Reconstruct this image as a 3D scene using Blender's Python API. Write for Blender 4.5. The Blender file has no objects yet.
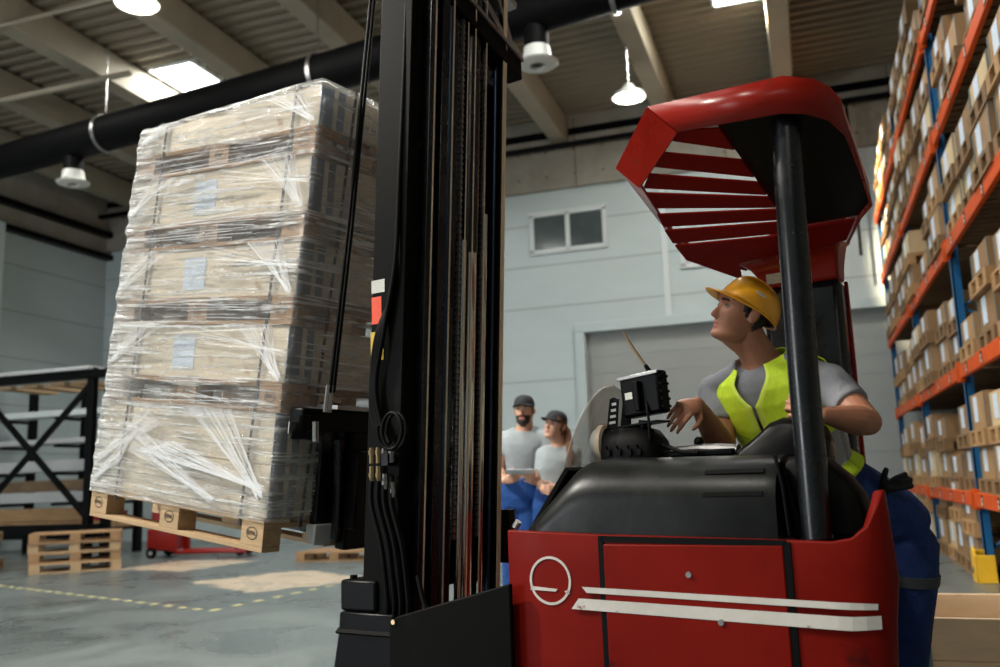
import bpy, bmesh, math, random
from mathutils import Vector, Matrix, Euler, noise
PI = math.pi
R_ = math.radians
sc = bpy.context.scene
COL = sc.collection
random.seed(7)

# ------------------------------------------------------------------ camera
EYE = Vector((0, 0, 1.12))
def cam_axes(psi, phi, rho):
    fw = Vector((-math.sin(psi)*math.cos(phi), math.cos(psi)*math.cos(phi), math.sin(phi)))
    r0 = Vector((math.cos(psi), math.sin(psi), 0)); u0 = r0.cross(fw)
    r = r0*math.cos(rho) - u0*math.sin(rho)
    return r, r.cross(fw), fw
AX_R, AX_U, AX_F = cam_axes(R_(18.6), R_(9.3), R_(2.0))
cd = bpy.data.cameras.new('camera'); cam = bpy.data.objects.new('camera', cd); COL.objects.link(cam)
cam.matrix_world = Matrix(((AX_R.x, AX_U.x, -AX_F.x, EYE.x), (AX_R.y, AX_U.y, -AX_F.y, EYE.y), (AX_R.z, AX_U.z, -AX_F.z, EYE.z), (0, 0, 0, 1)))
cd.sensor_width = 36; cd.lens = 32.4; cd.clip_start = .05; cd.clip_end = 200
cd.dof.use_dof = True; cd.dof.focus_distance = 3.1; cd.dof.aperture_fstop = 2.4
sc.camera = cam
def P(x, y, d):
    """point seen at (x, y) of the frame, d metres along the view axis"""
    return EYE + (AX_R*((x-500)/900) - AX_U*((y-333.5)/900) + AX_F)*d

# ------------------------------------------------------------------ light
sc.view_settings.view_transform = 'Standard'; sc.view_settings.look = 'None'
sc.view_settings.gamma = 1; sc.view_settings.use_curve_mapping = False
sc.view_settings.exposure = 0.5
w = bpy.data.worlds.new('sky'); sc.world = w; w.use_nodes = True
w.node_tree.nodes['Background'].inputs[0].default_value = (.62, .74, .85, 1)
w.node_tree.nodes['Background'].inputs[1].default_value = .6
def area(name, loc, target, sx, sy, power, color):
    l = bpy.data.lights.new(name, 'AREA'); l.shape = 'RECTANGLE'; l.size = sx; l.size_y = sy; l.energy = power; l.color = color
    o = bpy.data.objects.new(name, l); COL.objects.link(o); o.location = loc
    o.rotation_euler = (Vector(target)-Vector(loc)).to_track_quat('-Z', 'Y').to_euler(); return o
SKYLIGHTS = [(-10.35, 13.25), (-7.9, 6.2), (-3.4, 4.5), (-1.05, 7.4), (-.42, 13.62), (-12.4, 8), (-7.9, 0)]
SKX, SKY = .45, .65
for i, (x, y) in enumerate(SKYLIGHTS):
    area('skylight_glow', (x, y, 8.79), (x, y, 0), 2*SKX-.04, 2*SKY-.04, 190, (.98, .98, .94))
area('added_doorway_light', (-12.4, -5.8, 2.6), (-12.0, 4, 2.6), 4.6, 4.2, 520, (.93, .96, 1.0))  # key light added behind the camera, in a made-up doorway
sp_ = bpy.data.lights.new('skylight_sunbeam', 'SPOT'); sp_.energy = 9000; sp_.color = (1, .80, .52); sp_.spot_size = R_(27); sp_.spot_blend = .5; sp_.shadow_soft_size = .12
so = bpy.data.objects.new('skylight_sunbeam', sp_); COL.objects.link(so); so.location = (-.6, 13.5, 8.76); so.rotation_euler = (Vector((1.45, 16.0, 6.3))-so.location).to_track_quat('-Z', 'Y').to_euler()
area('added_window_light', (1.0, -5.6, 6.6), (-1.5, 6, 2.4), 3.0, 1.0, 45, (1, .93, .82))  # added fill light in a made-up high window behind the camera

# ------------------------------------------------------------------ materials
def mat(name, col, rough=.5, metal=0., spec=.4, var=0., vscale=6., bump=0., bscale=40., stretch=(1, 1, 1), coat=0., rvar=0., dirt=None, dscale=3., dlo=.55, dhi=.7, emit=0., trans=0., sss=0.):
    m = bpy.data.materials.new(name); m.use_nodes = True
    nt = m.node_tree; N = nt.nodes; Lk = nt.links; b = N['Principled BSDF']
    b.inputs['Base Color'].default_value = (*col, 1); b.inputs['Roughness'].default_value = rough
    b.inputs['Metallic'].default_value = metal; b.inputs['Specular IOR Level'].default_value = spec
    b.inputs['Coat Weight'].default_value = coat; b.inputs['Coat Roughness'].default_value = .15
    b.inputs['Transmission Weight'].default_value = trans
    if sss: b.inputs['Subsurface Weight'].default_value = sss; b.inputs['Subsurface Scale'].default_value = .01
    if emit: b.inputs['Emission Color'].default_value = (*col, 1); b.inputs['Emission Strength'].default_value = emit
    tc = N.new('ShaderNodeTexCoord'); mp = N.new('ShaderNodeMapping'); mp.inputs['Scale'].default_value = stretch
    Lk.new(tc.outputs['Object'], mp.inputs[0])
    colout = None
    if var:
        n = N.new('ShaderNodeTexNoise'); n.inputs['Scale'].default_value = vscale; n.inputs['Detail'].default_value = 6; n.inputs['Roughness'].default_value = .6
        Lk.new(mp.outputs[0], n.inputs['Vector'])
        r = N.new('ShaderNodeMapRange'); r.inputs[1].default_value = .25; r.inputs[2].default_value = .75; r.inputs[3].default_value = 1-var; r.inputs[4].default_value = 1+var*.7
        Lk.new(n.outputs[0], r.inputs[0])
        mx = N.new('ShaderNodeVectorMath'); mx.operation = 'SCALE'; mx.inputs[0].default_value = col; Lk.new(r.outputs[0], mx.inputs['Scale'])
        colout = mx.outputs[0]
        if rvar:
            r2 = N.new('ShaderNodeMapRange'); r2.inputs[1].default_value = .3; r2.inputs[2].default_value = .7; r2.inputs[3].default_value = rough-rvar; r2.inputs[4].default_value = rough+rvar
            Lk.new(n.outputs[0], r2.inputs[0]); Lk.new(r2.outputs[0], b.inputs['Roughness'])
    if dirt:
        n2 = N.new('ShaderNodeTexNoise'); n2.inputs['Scale'].default_value = dscale; n2.inputs['Detail'].default_value = 8; n2.inputs['Roughness'].default_value = .65
        Lk.new(tc.outputs['Object'], n2.inputs['Vector'])
        r3 = N.new('ShaderNodeMapRange'); r3.inputs[1].default_value = dlo; r3.inputs[2].default_value = dhi; Lk.new(n2.outputs[0], r3.inputs[0])
        m2 = N.new('ShaderNodeMix'); m2.data_type = 'RGBA'; Lk.new(r3.outputs[0], m2.inputs['Factor'])
        if colout: Lk.new(colout, m2.inputs[6])
        else: m2.inputs[6].default_value = (*col, 1)
        m2.inputs[7].default_value = (*dirt, 1); colout = m2.outputs[2]
    if colout: Lk.new(colout, b.inputs['Base Color'])
    if bump:
        n3 = N.new('ShaderNodeTexNoise'); n3.inputs['Scale'].default_value = bscale; n3.inputs['Detail'].default_value = 5
        Lk.new(mp.outputs[0], n3.inputs['Vector'])
        bp = N.new('ShaderNodeBump'); bp.inputs['Strength'].default_value = bump; bp.inputs['Distance'].default_value = .02
        Lk.new(n3.outputs[0], bp.inputs['Height']); Lk.new(bp.outputs[0], b.inputs['Normal'])
    return m
M = {}
M['wall'] = mat('painted_panel', (.47, .545, .55), .6, var=.06, vscale=.7, stretch=(1, 1, 3))
M['rollup'] = mat('roller_door_panel', (.30, .315, .30), .6)
M['redmatte'] = mat('red_slat_paint', (.21,.007,.004), .6, spec=.03, var=.2, vscale=5)
M['edge'] = mat('mast_highlight_paint', (.85, .70, .50), .4, var=.35, vscale=8, stretch=(1, 1, .3))  # highlight colour painted as thin lines along the mast
M['seam'] = mat('panel_seam', (.30, .33, .33), .6)
M['trimwall'] = mat('pale_trim', (.60, .65, .65), .5)
M['concrete'] = mat('concrete', (.29,.275,.23), .85, var=.22, vscale=2.2, bump=.2, bscale=14, dirt=(.2, .19, .165), dscale=1.3)
M['girder'] = mat('girder_concrete', (.30,.265,.20), .8, var=.12, vscale=1.5)
M['deck'] = mat('roof_deck', (.20,.17,.12), .6, var=.1, vscale=1.2)
M['black'] = mat('black_paint', (.0025,.0025,.003), .35, spec=.09, var=.2, vscale=9, rvar=.08)
M['duct'] = mat('black_duct', (.002,.002,.0022), .6, spec=.09)
M['matteblack'] = mat('dusty_black_paint', (.0035,.0035,.003), .5, spec=.05, var=.25, vscale=7, dirt=(.008, .0075, .006), dscale=11, dlo=.58, dhi=.75)
M['rubber'] = mat('black_rubber', (.003,.003,.003), .5, spec=.09, var=.2, vscale=12)
M['freshpine'] = mat('fresh_pine', (.80,.58,.36), .6, var=.15, vscale=3, stretch=(1, 6, 6), dirt=(.6, .38, .2), dscale=5, dlo=.62, dhi=.7)
M['glossblack'] = mat('gloss_black_paint', (.004, .0045, .006), .26, spec=.5, var=.3, vscale=9, rvar=.08)
M['hood'] = mat('scuffed_black_hood', (.007,.0078,.0075), .34, spec=.22, var=.35, vscale=5, rvar=.06, bump=.02, bscale=60, dirt=(.016, .017, .016), dscale=4, dlo=.5, dhi=.75)
M['chrome'] = mat('chrome_rod', (.72, .68, .64), .12, metal=1)
M['steel'] = mat('worn_steel', (.34, .33, .32), .35, metal=.9, var=.25, vscale=14)
M['tan_steel'] = mat('greased_rail', (.62,.44,.27), .3, metal=.85, var=.3, vscale=10, stretch=(1, 1, .1))
M['blue_steel'] = mat('blued_steel', (.05,.075,.12), .28, metal=.7)
M['brass'] = mat('brass_fitting', (.55, .38, .2), .3, metal=1)
M['red'] = mat('red_body_paint', (.165,.0065,.0035), .42, spec=.07, var=.22, vscale=4, rvar=.08, dirt=(.035, .006, .005), dscale=7, dlo=.62, dhi=.74)
M['redguard'] = mat('red_guard_paint', (.22,.010,.005), .3, spec=.2, var=.15, vscale=5, rvar=.08, dirt=(.12, .02, .012), dscale=14, dlo=.6, dhi=.8)
M['stripe'] = mat('worn_white_decal', (.58, .55, .50), .5, var=.12, vscale=12, dirt=(.18, .05, .035), dscale=10, dlo=.63, dhi=.68)
M['plate'] = mat('printed_data_plate', (.40, .31, .2), .5, var=.5, vscale=45, stretch=(1, 1, 5))
M['wood'] = mat('pine', (.46,.31,.17), .7, var=.22, vscale=3, stretch=(1, 9, 9), bump=.1, bscale=20, dirt=(.33, .21, .11), dscale=5, dlo=.6, dhi=.75)
M['wood2'] = mat('aged_pine', (.34,.20,.095), .75, var=.3, vscale=3, stretch=(1, 9, 9), bump=.1, bscale=20, dirt=(.2, .12, .065), dscale=4)
M['stockbox'] = mat('stock_box_board', (.60,.44,.24), .7, var=.2, vscale=3)
M['stockwood'] = mat('stock_pine', (.38,.215,.09), .75, var=.3, vscale=3)
M['stockpal'] = mat('stock_pallet_wood', (.22,.125,.055), .8, var=.35, vscale=4)
M['ply'] = mat('pale_plywood', (.70,.61,.47), .65, var=.14, vscale=3, stretch=(1, 5, 5), dirt=(.45, .32, .19), dscale=6, dlo=.62, dhi=.72)
M['wood_dark'] = mat('dark_deck_board', (.16, .105, .06), .8, var=.3, vscale=5)
M['card'] = mat('cardboard', (.27,.15,.065), .8, var=.1, vscale=4)
M['paper'] = mat('white_label_paper', (.62,.70,.80), .6, var=.08, vscale=30)
M['ink'] = mat('stamp_ink', (.035, .03, .028), .8)
M['strap'] = mat('black_strap', (.02, .021, .026), .4)
M['hinge'] = mat('galvanised_corner', (.22, .27, .33), .35, metal=.8, var=.3, vscale=25)
M['greenst'] = mat('green_grey_strip', (.09,.13,.13), .5)
M['orange'] = mat('orange_beam', (.60, .075, .006), .45, spec=.1, var=.1, vscale=4)
M['blue'] = mat('blue_upright', (.012, .11, .27), .4, var=.12, vscale=4)
M['yellow'] = mat('yellow_guard', (.75, .42, .02), .45, var=.1)
M['skin'] = mat('skin', (.40,.175,.10), .5, var=.1, vscale=18, sss=.12, bump=.04, bscale=120)
M['skin2'] = mat('fair_skin', (.56, .31, .21), .5, var=.06, vscale=18, sss=.1)
M['lip'] = mat('lips', (.36, .13, .095), .45)
M['brow'] = mat('dark_hair', (.018, .012, .008), .6, var=.3, vscale=60, bump=.4, bscale=150)
M['brown'] = mat('auburn_hair', (.16, .06, .022), .5, var=.3, vscale=50, stretch=(4, 4, 1), bump=.4, bscale=90)
M['eyew'] = mat('eye_white', (.32, .29, .26), .2)
M['iris'] = mat('iris', (.03, .018, .01), .15)
M['tee'] = mat('grey_cotton', (.235, .24, .26), .85, var=.08, vscale=9, bump=1, bscale=11, stretch=(1, 1, .45))
M['tee2'] = mat('light_grey_cotton', (.30, .33, .34), .85, var=.06, vscale=8, bump=.8, bscale=8)
M['vest'] = mat('fluorescent_yellow_vest', (.66, .88, .035), .7, var=.06, vscale=10, bump=1, bscale=11, stretch=(1, 1, .5))
M['vestpipe'] = mat('vest_piping', (.72, .88, .10), .6)
M['reflect'] = mat('reflective_tape', (.30, .30, .32), .35, metal=.3, var=.1)
M['trouser'] = mat('blue_work_cloth', (.006,.028,.135), .8, var=.25, vscale=7, bump=1, bscale=9)
M['trouser2'] = mat('bright_blue_work_cloth', (.008,.055,.22), .8, var=.2, vscale=7, bump=1, bscale=9)
M['greyband'] = mat('grey_cloth_band', (.055, .06, .07), .8)
M['hat'] = mat('amber_hard_hat', (.95, .42, .02), .32, coat=.3)
M['cap'] = mat('black_cap', (.018, .019, .022), .8)
M['glove'] = mat('black_glove', (.012, .012, .013), .6, bump=.2, bscale=60)
M['lamp'] = mat('lit_lamp', (1, .97, .88), .5, emit=9)
M['lamphouse'] = mat('white_enamel', (.62, .62, .58), .4)
M['skyl'] = mat('skylight_pane', (.93, .98, 1), .5, emit=3.2)
M['glassdark'] = mat('window_glass', (.07, .09, .09), .12, var=.3, vscale=2)
M['tape'] = mat('yellow_floor_tape', (.62, .56, .25), .7, var=.15, vscale=9)
M['stickw'] = mat('white_sticker', (.55, .56, .5), .5, var=.3, vscale=60, stretch=(1, 1, 4))
M['stickr'] = mat('red_sticker', (.75, .07, .02), .5, var=.15, vscale=50)
M['sticky'] = mat('yellow_sticker', (.58, .38, .03), .5, var=.15, vscale=40)
M['screen'] = mat('dark_glass', (.02, .022, .025), .08)
M['palegrey'] = mat('grey_profile', (.42, .43, .43), .5)
M['beige'] = mat('beige_rim', (.55, .45, .33), .4)
M['redjack'] = mat('red_jack_paint', (.26, .01, .006), .4)

def floor_mat():
    m = bpy.data.materials.new('polished_concrete_floor'); m.use_nodes = True; nt = m.node_tree; N = nt.nodes; K = nt.links; b = N['Principled BSDF']
    tc = N.new('ShaderNodeTexCoord')
    n = N.new('ShaderNodeTexNoise'); n.inputs['Scale'].default_value = .9; n.inputs['Detail'].default_value = 9; n.inputs['Roughness'].default_value = .62; n.inputs['Distortion'].default_value = .6
    K.new(tc.outputs['Object'], n.inputs[0])
    cr = N.new('ShaderNodeValToRGB'); cr.color_ramp.elements[0].position = .3; cr.color_ramp.elements[0].color = (.062, .075, .074, 1)
    cr.color_ramp.elements[1].position = .72; cr.color_ramp.elements[1].color = (.165, .187, .18, 1); K.new(n.outputs[0], cr.inputs[0])
    # tan patches with ragged edges
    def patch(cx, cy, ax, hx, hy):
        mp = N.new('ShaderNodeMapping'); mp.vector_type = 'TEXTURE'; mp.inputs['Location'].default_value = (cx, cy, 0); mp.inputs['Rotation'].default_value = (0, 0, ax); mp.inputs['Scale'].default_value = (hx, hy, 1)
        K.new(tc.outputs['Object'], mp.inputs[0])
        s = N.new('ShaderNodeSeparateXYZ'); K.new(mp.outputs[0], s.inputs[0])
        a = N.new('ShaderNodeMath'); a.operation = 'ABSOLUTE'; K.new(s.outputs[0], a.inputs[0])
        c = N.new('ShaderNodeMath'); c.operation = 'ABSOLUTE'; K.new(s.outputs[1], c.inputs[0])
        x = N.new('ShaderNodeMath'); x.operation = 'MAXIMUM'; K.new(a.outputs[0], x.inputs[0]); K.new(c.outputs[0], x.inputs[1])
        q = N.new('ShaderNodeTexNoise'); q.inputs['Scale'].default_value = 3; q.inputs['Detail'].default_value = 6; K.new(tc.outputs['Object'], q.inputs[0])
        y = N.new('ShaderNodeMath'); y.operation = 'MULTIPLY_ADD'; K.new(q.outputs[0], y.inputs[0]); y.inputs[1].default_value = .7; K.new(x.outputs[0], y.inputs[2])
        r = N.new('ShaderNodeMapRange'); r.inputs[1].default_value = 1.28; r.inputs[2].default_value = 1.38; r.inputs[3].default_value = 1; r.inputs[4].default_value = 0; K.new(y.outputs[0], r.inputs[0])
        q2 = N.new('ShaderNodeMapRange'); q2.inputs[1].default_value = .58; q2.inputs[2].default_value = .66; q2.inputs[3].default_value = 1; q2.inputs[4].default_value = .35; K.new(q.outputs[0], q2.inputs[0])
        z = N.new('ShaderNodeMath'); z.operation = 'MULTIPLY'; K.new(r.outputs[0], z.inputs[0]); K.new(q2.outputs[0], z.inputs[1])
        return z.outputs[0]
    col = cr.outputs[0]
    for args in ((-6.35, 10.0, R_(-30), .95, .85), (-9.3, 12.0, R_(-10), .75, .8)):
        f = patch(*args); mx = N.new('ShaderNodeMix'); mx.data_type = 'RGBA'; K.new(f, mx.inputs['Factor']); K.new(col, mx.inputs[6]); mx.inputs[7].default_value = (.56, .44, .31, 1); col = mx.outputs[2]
    K.new(col, b.inputs['Base Color'])
    r2 = N.new('ShaderNodeMapRange'); r2.inputs[1].default_value = .3; r2.inputs[2].default_value = .7; r2.inputs[3].default_value = .2; r2.inputs[4].default_value = .42; K.new(n.outputs[0], r2.inputs[0]); K.new(r2.outputs[0], b.inputs['Roughness'])
    return m
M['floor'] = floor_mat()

def film_mat(name, lo, hi, white, base):
    """stretch film: clear glossy sheet with milky streaks, glints and side light painted into the white"""
    m = bpy.data.materials.new(name); m.use_nodes = True; nt = m.node_tree; N = nt.nodes; K = nt.links
    b = N['Principled BSDF']; b.inputs['Base Color'].default_value = (*white, 1); b.inputs['Roughness'].default_value = .16; b.inputs['Specular IOR Level'].default_value = .9
    out = N['Material Output']; tr = N.new('ShaderNodeBsdfTransparent'); tr.inputs[0].default_value = (.97, .97, .97, 1)
    gl = N.new('ShaderNodeBsdfGlossy'); gl.inputs['Roughness'].default_value = .13; gl.inputs[0].default_value = (.95, .97, 1, 1)
    tc = N.new('ShaderNodeTexCoord')
    def streak(rot, sc_, det, seed):
        mp = N.new('ShaderNodeMapping'); mp.inputs['Rotation'].default_value = rot; mp.inputs['Location'].default_value = (seed, seed, seed); mp.inputs['Scale'].default_value = sc_
        K.new(tc.outputs['Object'], mp.inputs[0]); n = N.new('ShaderNodeTexNoise'); n.inputs['Scale'].default_value = 1; n.inputs['Detail'].default_value = det; n.inputs['Roughness'].default_value = .65; n.inputs['Distortion'].default_value = .4
        K.new(mp.outputs[0], n.inputs[0]); return n.outputs[0]
    s1 = streak((0, R_(4), 0), (.9, .9, 22), 8, 0); s2 = streak((R_(-24), R_(24), 0), (1.4, 1.4, 46), 6, 5); s3 = streak((R_(30), R_(-33), 0), (2, 2, 40), 6, 9); big = streak((0, 0, 0), (2.2, 2.2, 3.5), 4, 2)
    def rng(i, a, c, lo_, hi_):
        r = N.new('ShaderNodeMapRange'); r.inputs[1].default_value = a; r.inputs[2].default_value = c; r.inputs[3].default_value = lo_; r.inputs[4].default_value = hi_; K.new(i, r.inputs[0]); return r.outputs[0]
    def mth(op, a, c):
        x = N.new('ShaderNodeMath'); x.operation = op
        for i, v in ((0, a), (1, c)):
            if isinstance(v, (int, float)): x.inputs[i].default_value = v
            else: K.new(v, x.inputs[i])
        return x.outputs[0]
    a = rng(s1, .58, .66, 0, hi); c = mth('MULTIPLY', rng(s2, .53, .60, 0, hi*1.1), rng(big, .45, .6, 0, 1)); d = mth('MULTIPLY', rng(s3, .54, .61, 0, hi), rng(big, .4, .55, 1, 0))
    f = mth('MAXIMUM', mth('MAXIMUM', a, c), d); f = mth('ADD', f, rng(big, .35, .65, lo*.4, lo*1.6)); sx = N.new('ShaderNodeSeparateXYZ'); K.new(tc.outputs['Object'], sx.inputs[0]); f = mth('ADD', f, mth('MULTIPLY', rng(sx.outputs[0], 1.0, 1.3, 0, .7), rng(s2, .40, .55, .2, 1)))  # outer end whitened, light from the left put into the film colour
    f = mth('ADD', f, mth('MULTIPLY', rng(sx.outputs[2], .75, .15, .0, .22), rng(s3, .42, .56, 0, 1))); f = mth('MINIMUM', f, .95)  # brightness of the lower film painted in as extra white
    ht = mth('ADD', mth('ADD', s1, s2), s3)
    bp = N.new('ShaderNodeBump'); bp.inputs['Strength'].default_value = 1; bp.inputs['Distance'].default_value = .05; K.new(ht, bp.inputs['Height'])
    K.new(bp.outputs[0], b.inputs['Normal']); K.new(bp.outputs[0], gl.inputs['Normal'])
    m1 = N.new('ShaderNodeMixShader'); m1.inputs[0].default_value = base; K.new(tr.outputs[0], m1.inputs[1]); K.new(gl.outputs[0], m1.inputs[2])
    m2 = N.new('ShaderNodeMixShader'); K.new(f, m2.inputs[0]); K.new(m1.outputs[0], m2.inputs[1]); K.new(b.outputs[0], m2.inputs[2])
    K.new(m2.outputs[0], out.inputs[0]); return m
M['film'] = film_mat('stretch_film', .12, .95, (.98, .98, .96), .16)
def fold_mat():
    m = bpy.data.materials.new('folded_film'); m.use_nodes = True; nt = m.node_tree; N = nt.nodes; K = nt.links
    b = N['Principled BSDF']; b.inputs['Base Color'].default_value = (.97, .98, 1, 1); b.inputs['Roughness'].default_value = .2; b.inputs['Specular IOR Level'].default_value = .9
    tr = N.new('ShaderNodeBsdfTransparent'); mx = N.new('ShaderNodeMixShader'); mx.inputs[0].default_value = .55
    K.new(tr.outputs[0], mx.inputs[1]); K.new(b.outputs[0], mx.inputs[2]); K.new(mx.outputs[0], N['Material Output'].inputs[0]); return m
M['filmfold'] = fold_mat()
def clear_mat():
    m = bpy.data.materials.new('frosted_windscreen'); m.use_nodes = True; nt = m.node_tree; N = nt.nodes; K = nt.links
    b = N['Principled BSDF']; b.inputs['Base Color'].default_value = (.62, .56, .48, 1); b.inputs['Roughness'].default_value = .25
    tr = N.new('ShaderNodeBsdfTransparent'); mx = N.new('ShaderNodeMixShader'); mx.inputs[0].default_value = .42
    K.new(tr.outputs[0], mx.inputs[1]); K.new(b.outputs[0], mx.inputs[2]); K.new(mx.outputs[0], N['Material Output'].inputs[0]); return m
M['clear'] = clear_mat()

# ------------------------------------------------------------------ mesh helpers
class MB:
    def __init__(s): s.v = []; s.f = []; s.m = []
    def add(s, vs, fs, k=0, T=None):
        o = len(s.v)
        for v in vs:
            v = Vector(v); s.v.append(tuple(T @ v if T else v))
        for f in fs: s.f.append([i+o for i in f]); s.m.append(k)
        return s
    def box(s, a, b, k=0, T=None):
        x0, x1 = sorted((a[0], b[0])); y0, y1 = sorted((a[1], b[1])); z0, z1 = sorted((a[2], b[2]))
        return s.add([(x0, y0, z0), (x1, y0, z0), (x1, y1, z0), (x0, y1, z0), (x0, y0, z1), (x1, y0, z1), (x1, y1, z1), (x0, y1, z1)],
                     [(0, 3, 2, 1), (4, 5, 6, 7), (0, 1, 5, 4), (1, 2, 6, 5), (2, 3, 7, 6), (3, 0, 4, 7)], k, T)
    def hexa(s, lo, hi, k=0):
        n = len(lo); fs = [tuple(reversed(range(n))), tuple(range(n, 2*n))] + [(i, (i+1) % n, n+(i+1) % n, n+i) for i in range(n)]
        return s.add(list(lo)+list(hi), fs, k)
    def prism(s, poly, axis, a, b, k=0, T=None):
        """poly: 2D points in the plane across axis, extruded from a to b"""
        def q(p, t): return {'x': (t, p[0], p[1]), 'y': (p[0], t, p[1]), 'z': (p[0], p[1], t)}[axis]
        n = len(poly); fs = [tuple(reversed(range(n))), tuple(range(n, 2*n))] + [(i, (i+1) % n, n+(i+1) % n, n+i) for i in range(n)]
        return s.add([q(p, a) for p in poly]+[q(p, b) for p in poly], fs, k, T)
    def tube(s, pts, r, seg=10, k=0, ell=None, cap=True, T=None):
        """round tube; r one radius or one per point; ell = (side vector, ratio) flattens it"""
        pts = [Vector(p) for p in pts]; n = len(pts); rr = r if isinstance(r, (list, tuple)) else [r]*n
        o = []; t0 = (pts[1]-pts[0]).normalized(); u = t0.orthogonal().normalized()
        if ell: u = (Vector(ell[0])-t0*Vector(ell[0]).dot(t0)).normalized()
        for i, p in enumerate(pts):
            t = ((pts[min(i+1, n-1)]-pts[i]).normalized()+(pts[i]-pts[max(i-1, 0)]).normalized()).normalized()
            u = (u-t*u.dot(t)).normalized(); v = t.cross(u)
            ra = rr[i]; rb = ra*(ell[1] if ell else 1)
            o.append([p+u*math.cos(a)*ra+v*math.sin(a)*rb for a in [2*PI*j/seg for j in range(seg)]])
        vs = [x for ring in o for x in ring]; fs = []
        for i in range(n-1):
            for j in range(seg): fs.append((i*seg+j, i*seg+(j+1) % seg, (i+1)*seg+(j+1) % seg, (i+1)*seg+j))
        if cap:
            fs.append(tuple(reversed(range(seg)))); fs.append(tuple(range((n-1)*seg, n*seg)))
        return s.add(vs, fs, k, T)
    def rings(s, rings, k=0, cap=True, closed=True):
        seg = len(rings[0]); vs = [x for r in rings for x in r]; fs = []
        for i in range(len(rings)-1):
            for j in range(seg if closed else seg-1): fs.append((i*seg+j, i*seg+(j+1) % seg, (i+1)*seg+(j+1) % seg, (i+1)*seg+j))
        if cap: fs.append(tuple(reversed(range(seg)))); fs.append(tuple(range((len(rings)-1)*seg, len(rings)*seg)))
        return s.add(vs, fs, k)
    def ball(s, c, r, seg=16, k=0, B=None):
        """ellipsoid: r = (rx, ry, rz) along the axes of B"""
        c = Vector(c); B = B or (Vector((1, 0, 0)), Vector((0, 1, 0)), Vector((0, 0, 1)))
        if isinstance(r, (int, float)): r = (r, r, r)
        rg = []
        for i in range(1, seg//2):
            p = PI*i/(seg//2); rg.append([c-B[2]*r[2]*math.cos(p)+(B[0]*r[0]*math.cos(a)+B[1]*r[1]*math.sin(a))*math.sin(p) for a in [2*PI*j/seg for j in range(seg)]])
        n = len(rg); vs = [x for g in rg for x in g]+[c-B[2]*r[2], c+B[2]*r[2]]; fs = []
        for i in range(n-1):
            for j in range(seg): fs.append((i*seg+j, i*seg+(j+1) % seg, (i+1)*seg+(j+1) % seg, (i+1)*seg+j))
        for j in range(seg): fs.append((n*seg, (j+1) % seg, j)); fs.append((n*seg+1, (n-1)*seg+j, (n-1)*seg+(j+1) % seg))
        return s.add(vs, fs, k)
    def lathe(s, prof, c=(0, 0, 0), seg=24, k=0, T=None, ring=False):
        rg = [[Vector(c)+Vector((r*math.cos(a), r*math.sin(a), z)) for a in [2*PI*j/seg for j in range(seg)]] for r, z in prof]
        if ring: rg.append(rg[0])
        o = MB(); o.rings(rg, cap=not ring); return s.add(o.v, o.f, k, T)
    def mesh(s, name, mats, smooth=30):
        me = bpy.data.meshes.new(name); me.from_pydata(s.v, [], s.f)
        for m in (mats if isinstance(mats, (list, tuple)) else [mats]): me.materials.append(m)
        me.polygons.foreach_set('material_index', s.m); me.update()
        bm = bmesh.new(); bm.from_mesh(me); bmesh.ops.recalc_face_normals(bm, faces=bm.faces); bm.to_mesh(me); bm.free()
        if smooth: me.shade_smooth(); me.set_sharp_from_angle(angle=R_(smooth))
        return me
    def build(s, name, mats, parent=None, bevel=0., smooth=30, loc=None, seg=2):
        o = bpy.data.objects.new(name, s.mesh(name, mats, smooth)); COL.objects.link(o)
        if parent: o.parent = parent
        if loc: o.location = loc
        if bevel:
            b = o.modifiers.new('bevel', 'BEVEL'); b.width = bevel; b.segments = seg; b.limit_method = 'ANGLE'; b.angle_limit = R_(40); b.harden_normals = False
        return o
def remesh(mb, name, mats, voxel, smooth=3, parent=None, loc=None, disp=None):
    """fuse overlapping closed shapes into one continuous surface"""
    me = mb.mesh(name, mats, 0); o = bpy.data.objects.new(name, me); COL.objects.link(o)
    r = o.modifiers.new('r', 'REMESH'); r.mode = 'VOXEL'; r.voxel_size = voxel
    if smooth:
        q = o.modifiers.new('s', 'SMOOTH'); q.iterations = smooth; q.factor = .5
    dg = bpy.context.evaluated_depsgraph_get(); dg.update()
    nm = bpy.data.meshes.new_from_object(o.evaluated_get(dg)); o.modifiers.clear(); o.data = nm; nm.name = name
    if not len(nm.materials):
        for m in (mats if isinstance(mats, (list, tuple)) else [mats]): nm.materials.append(m)
    if loc:
        off = Vector(loc)
        for v in nm.vertices: v.co -= off
        if not parent: o.location = loc
    nm.polygons.foreach_set('use_smooth', [True]*len(nm.polygons)); nm.update()
    if parent: o.parent = parent
    return o
def text_mesh(name, txt, size, m, parent, Mx, ex=.0006):
    c = bpy.data.curves.new(name, 'FONT'); c.body = txt; c.size = size; c.extrude = ex; c.align_x = 'CENTER'; c.align_y = 'CENTER'
    t = bpy.data.objects.new(name, c); COL.objects.link(t)
    dg = bpy.context.evaluated_depsgraph_get(); dg.update()
    me = bpy.data.meshes.new_from_object(t.evaluated_get(dg)); bpy.data.objects.remove(t)
    me.transform(Mx); me.materials.clear(); me.materials.append(m)
    o = bpy.data.objects.new(name, me); COL.objects.link(o); o.parent = parent; return o
def tag(o, label=None, cat=None, group=None, kind=None):
    if label: o['label'] = label
    if cat: o['category'] = cat
    if group: o['group'] = group
    if kind: o['kind'] = kind
    return o
def thing(name, label, cat, loc=(0, 0, 0), rotz=0, group=None):
    o = bpy.data.objects.new(name, None); COL.objects.link(o); o.empty_display_size = .1
    o.location = loc; o.rotation_euler = (0, 0, rotz); return tag(o, label, cat, group)
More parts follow.
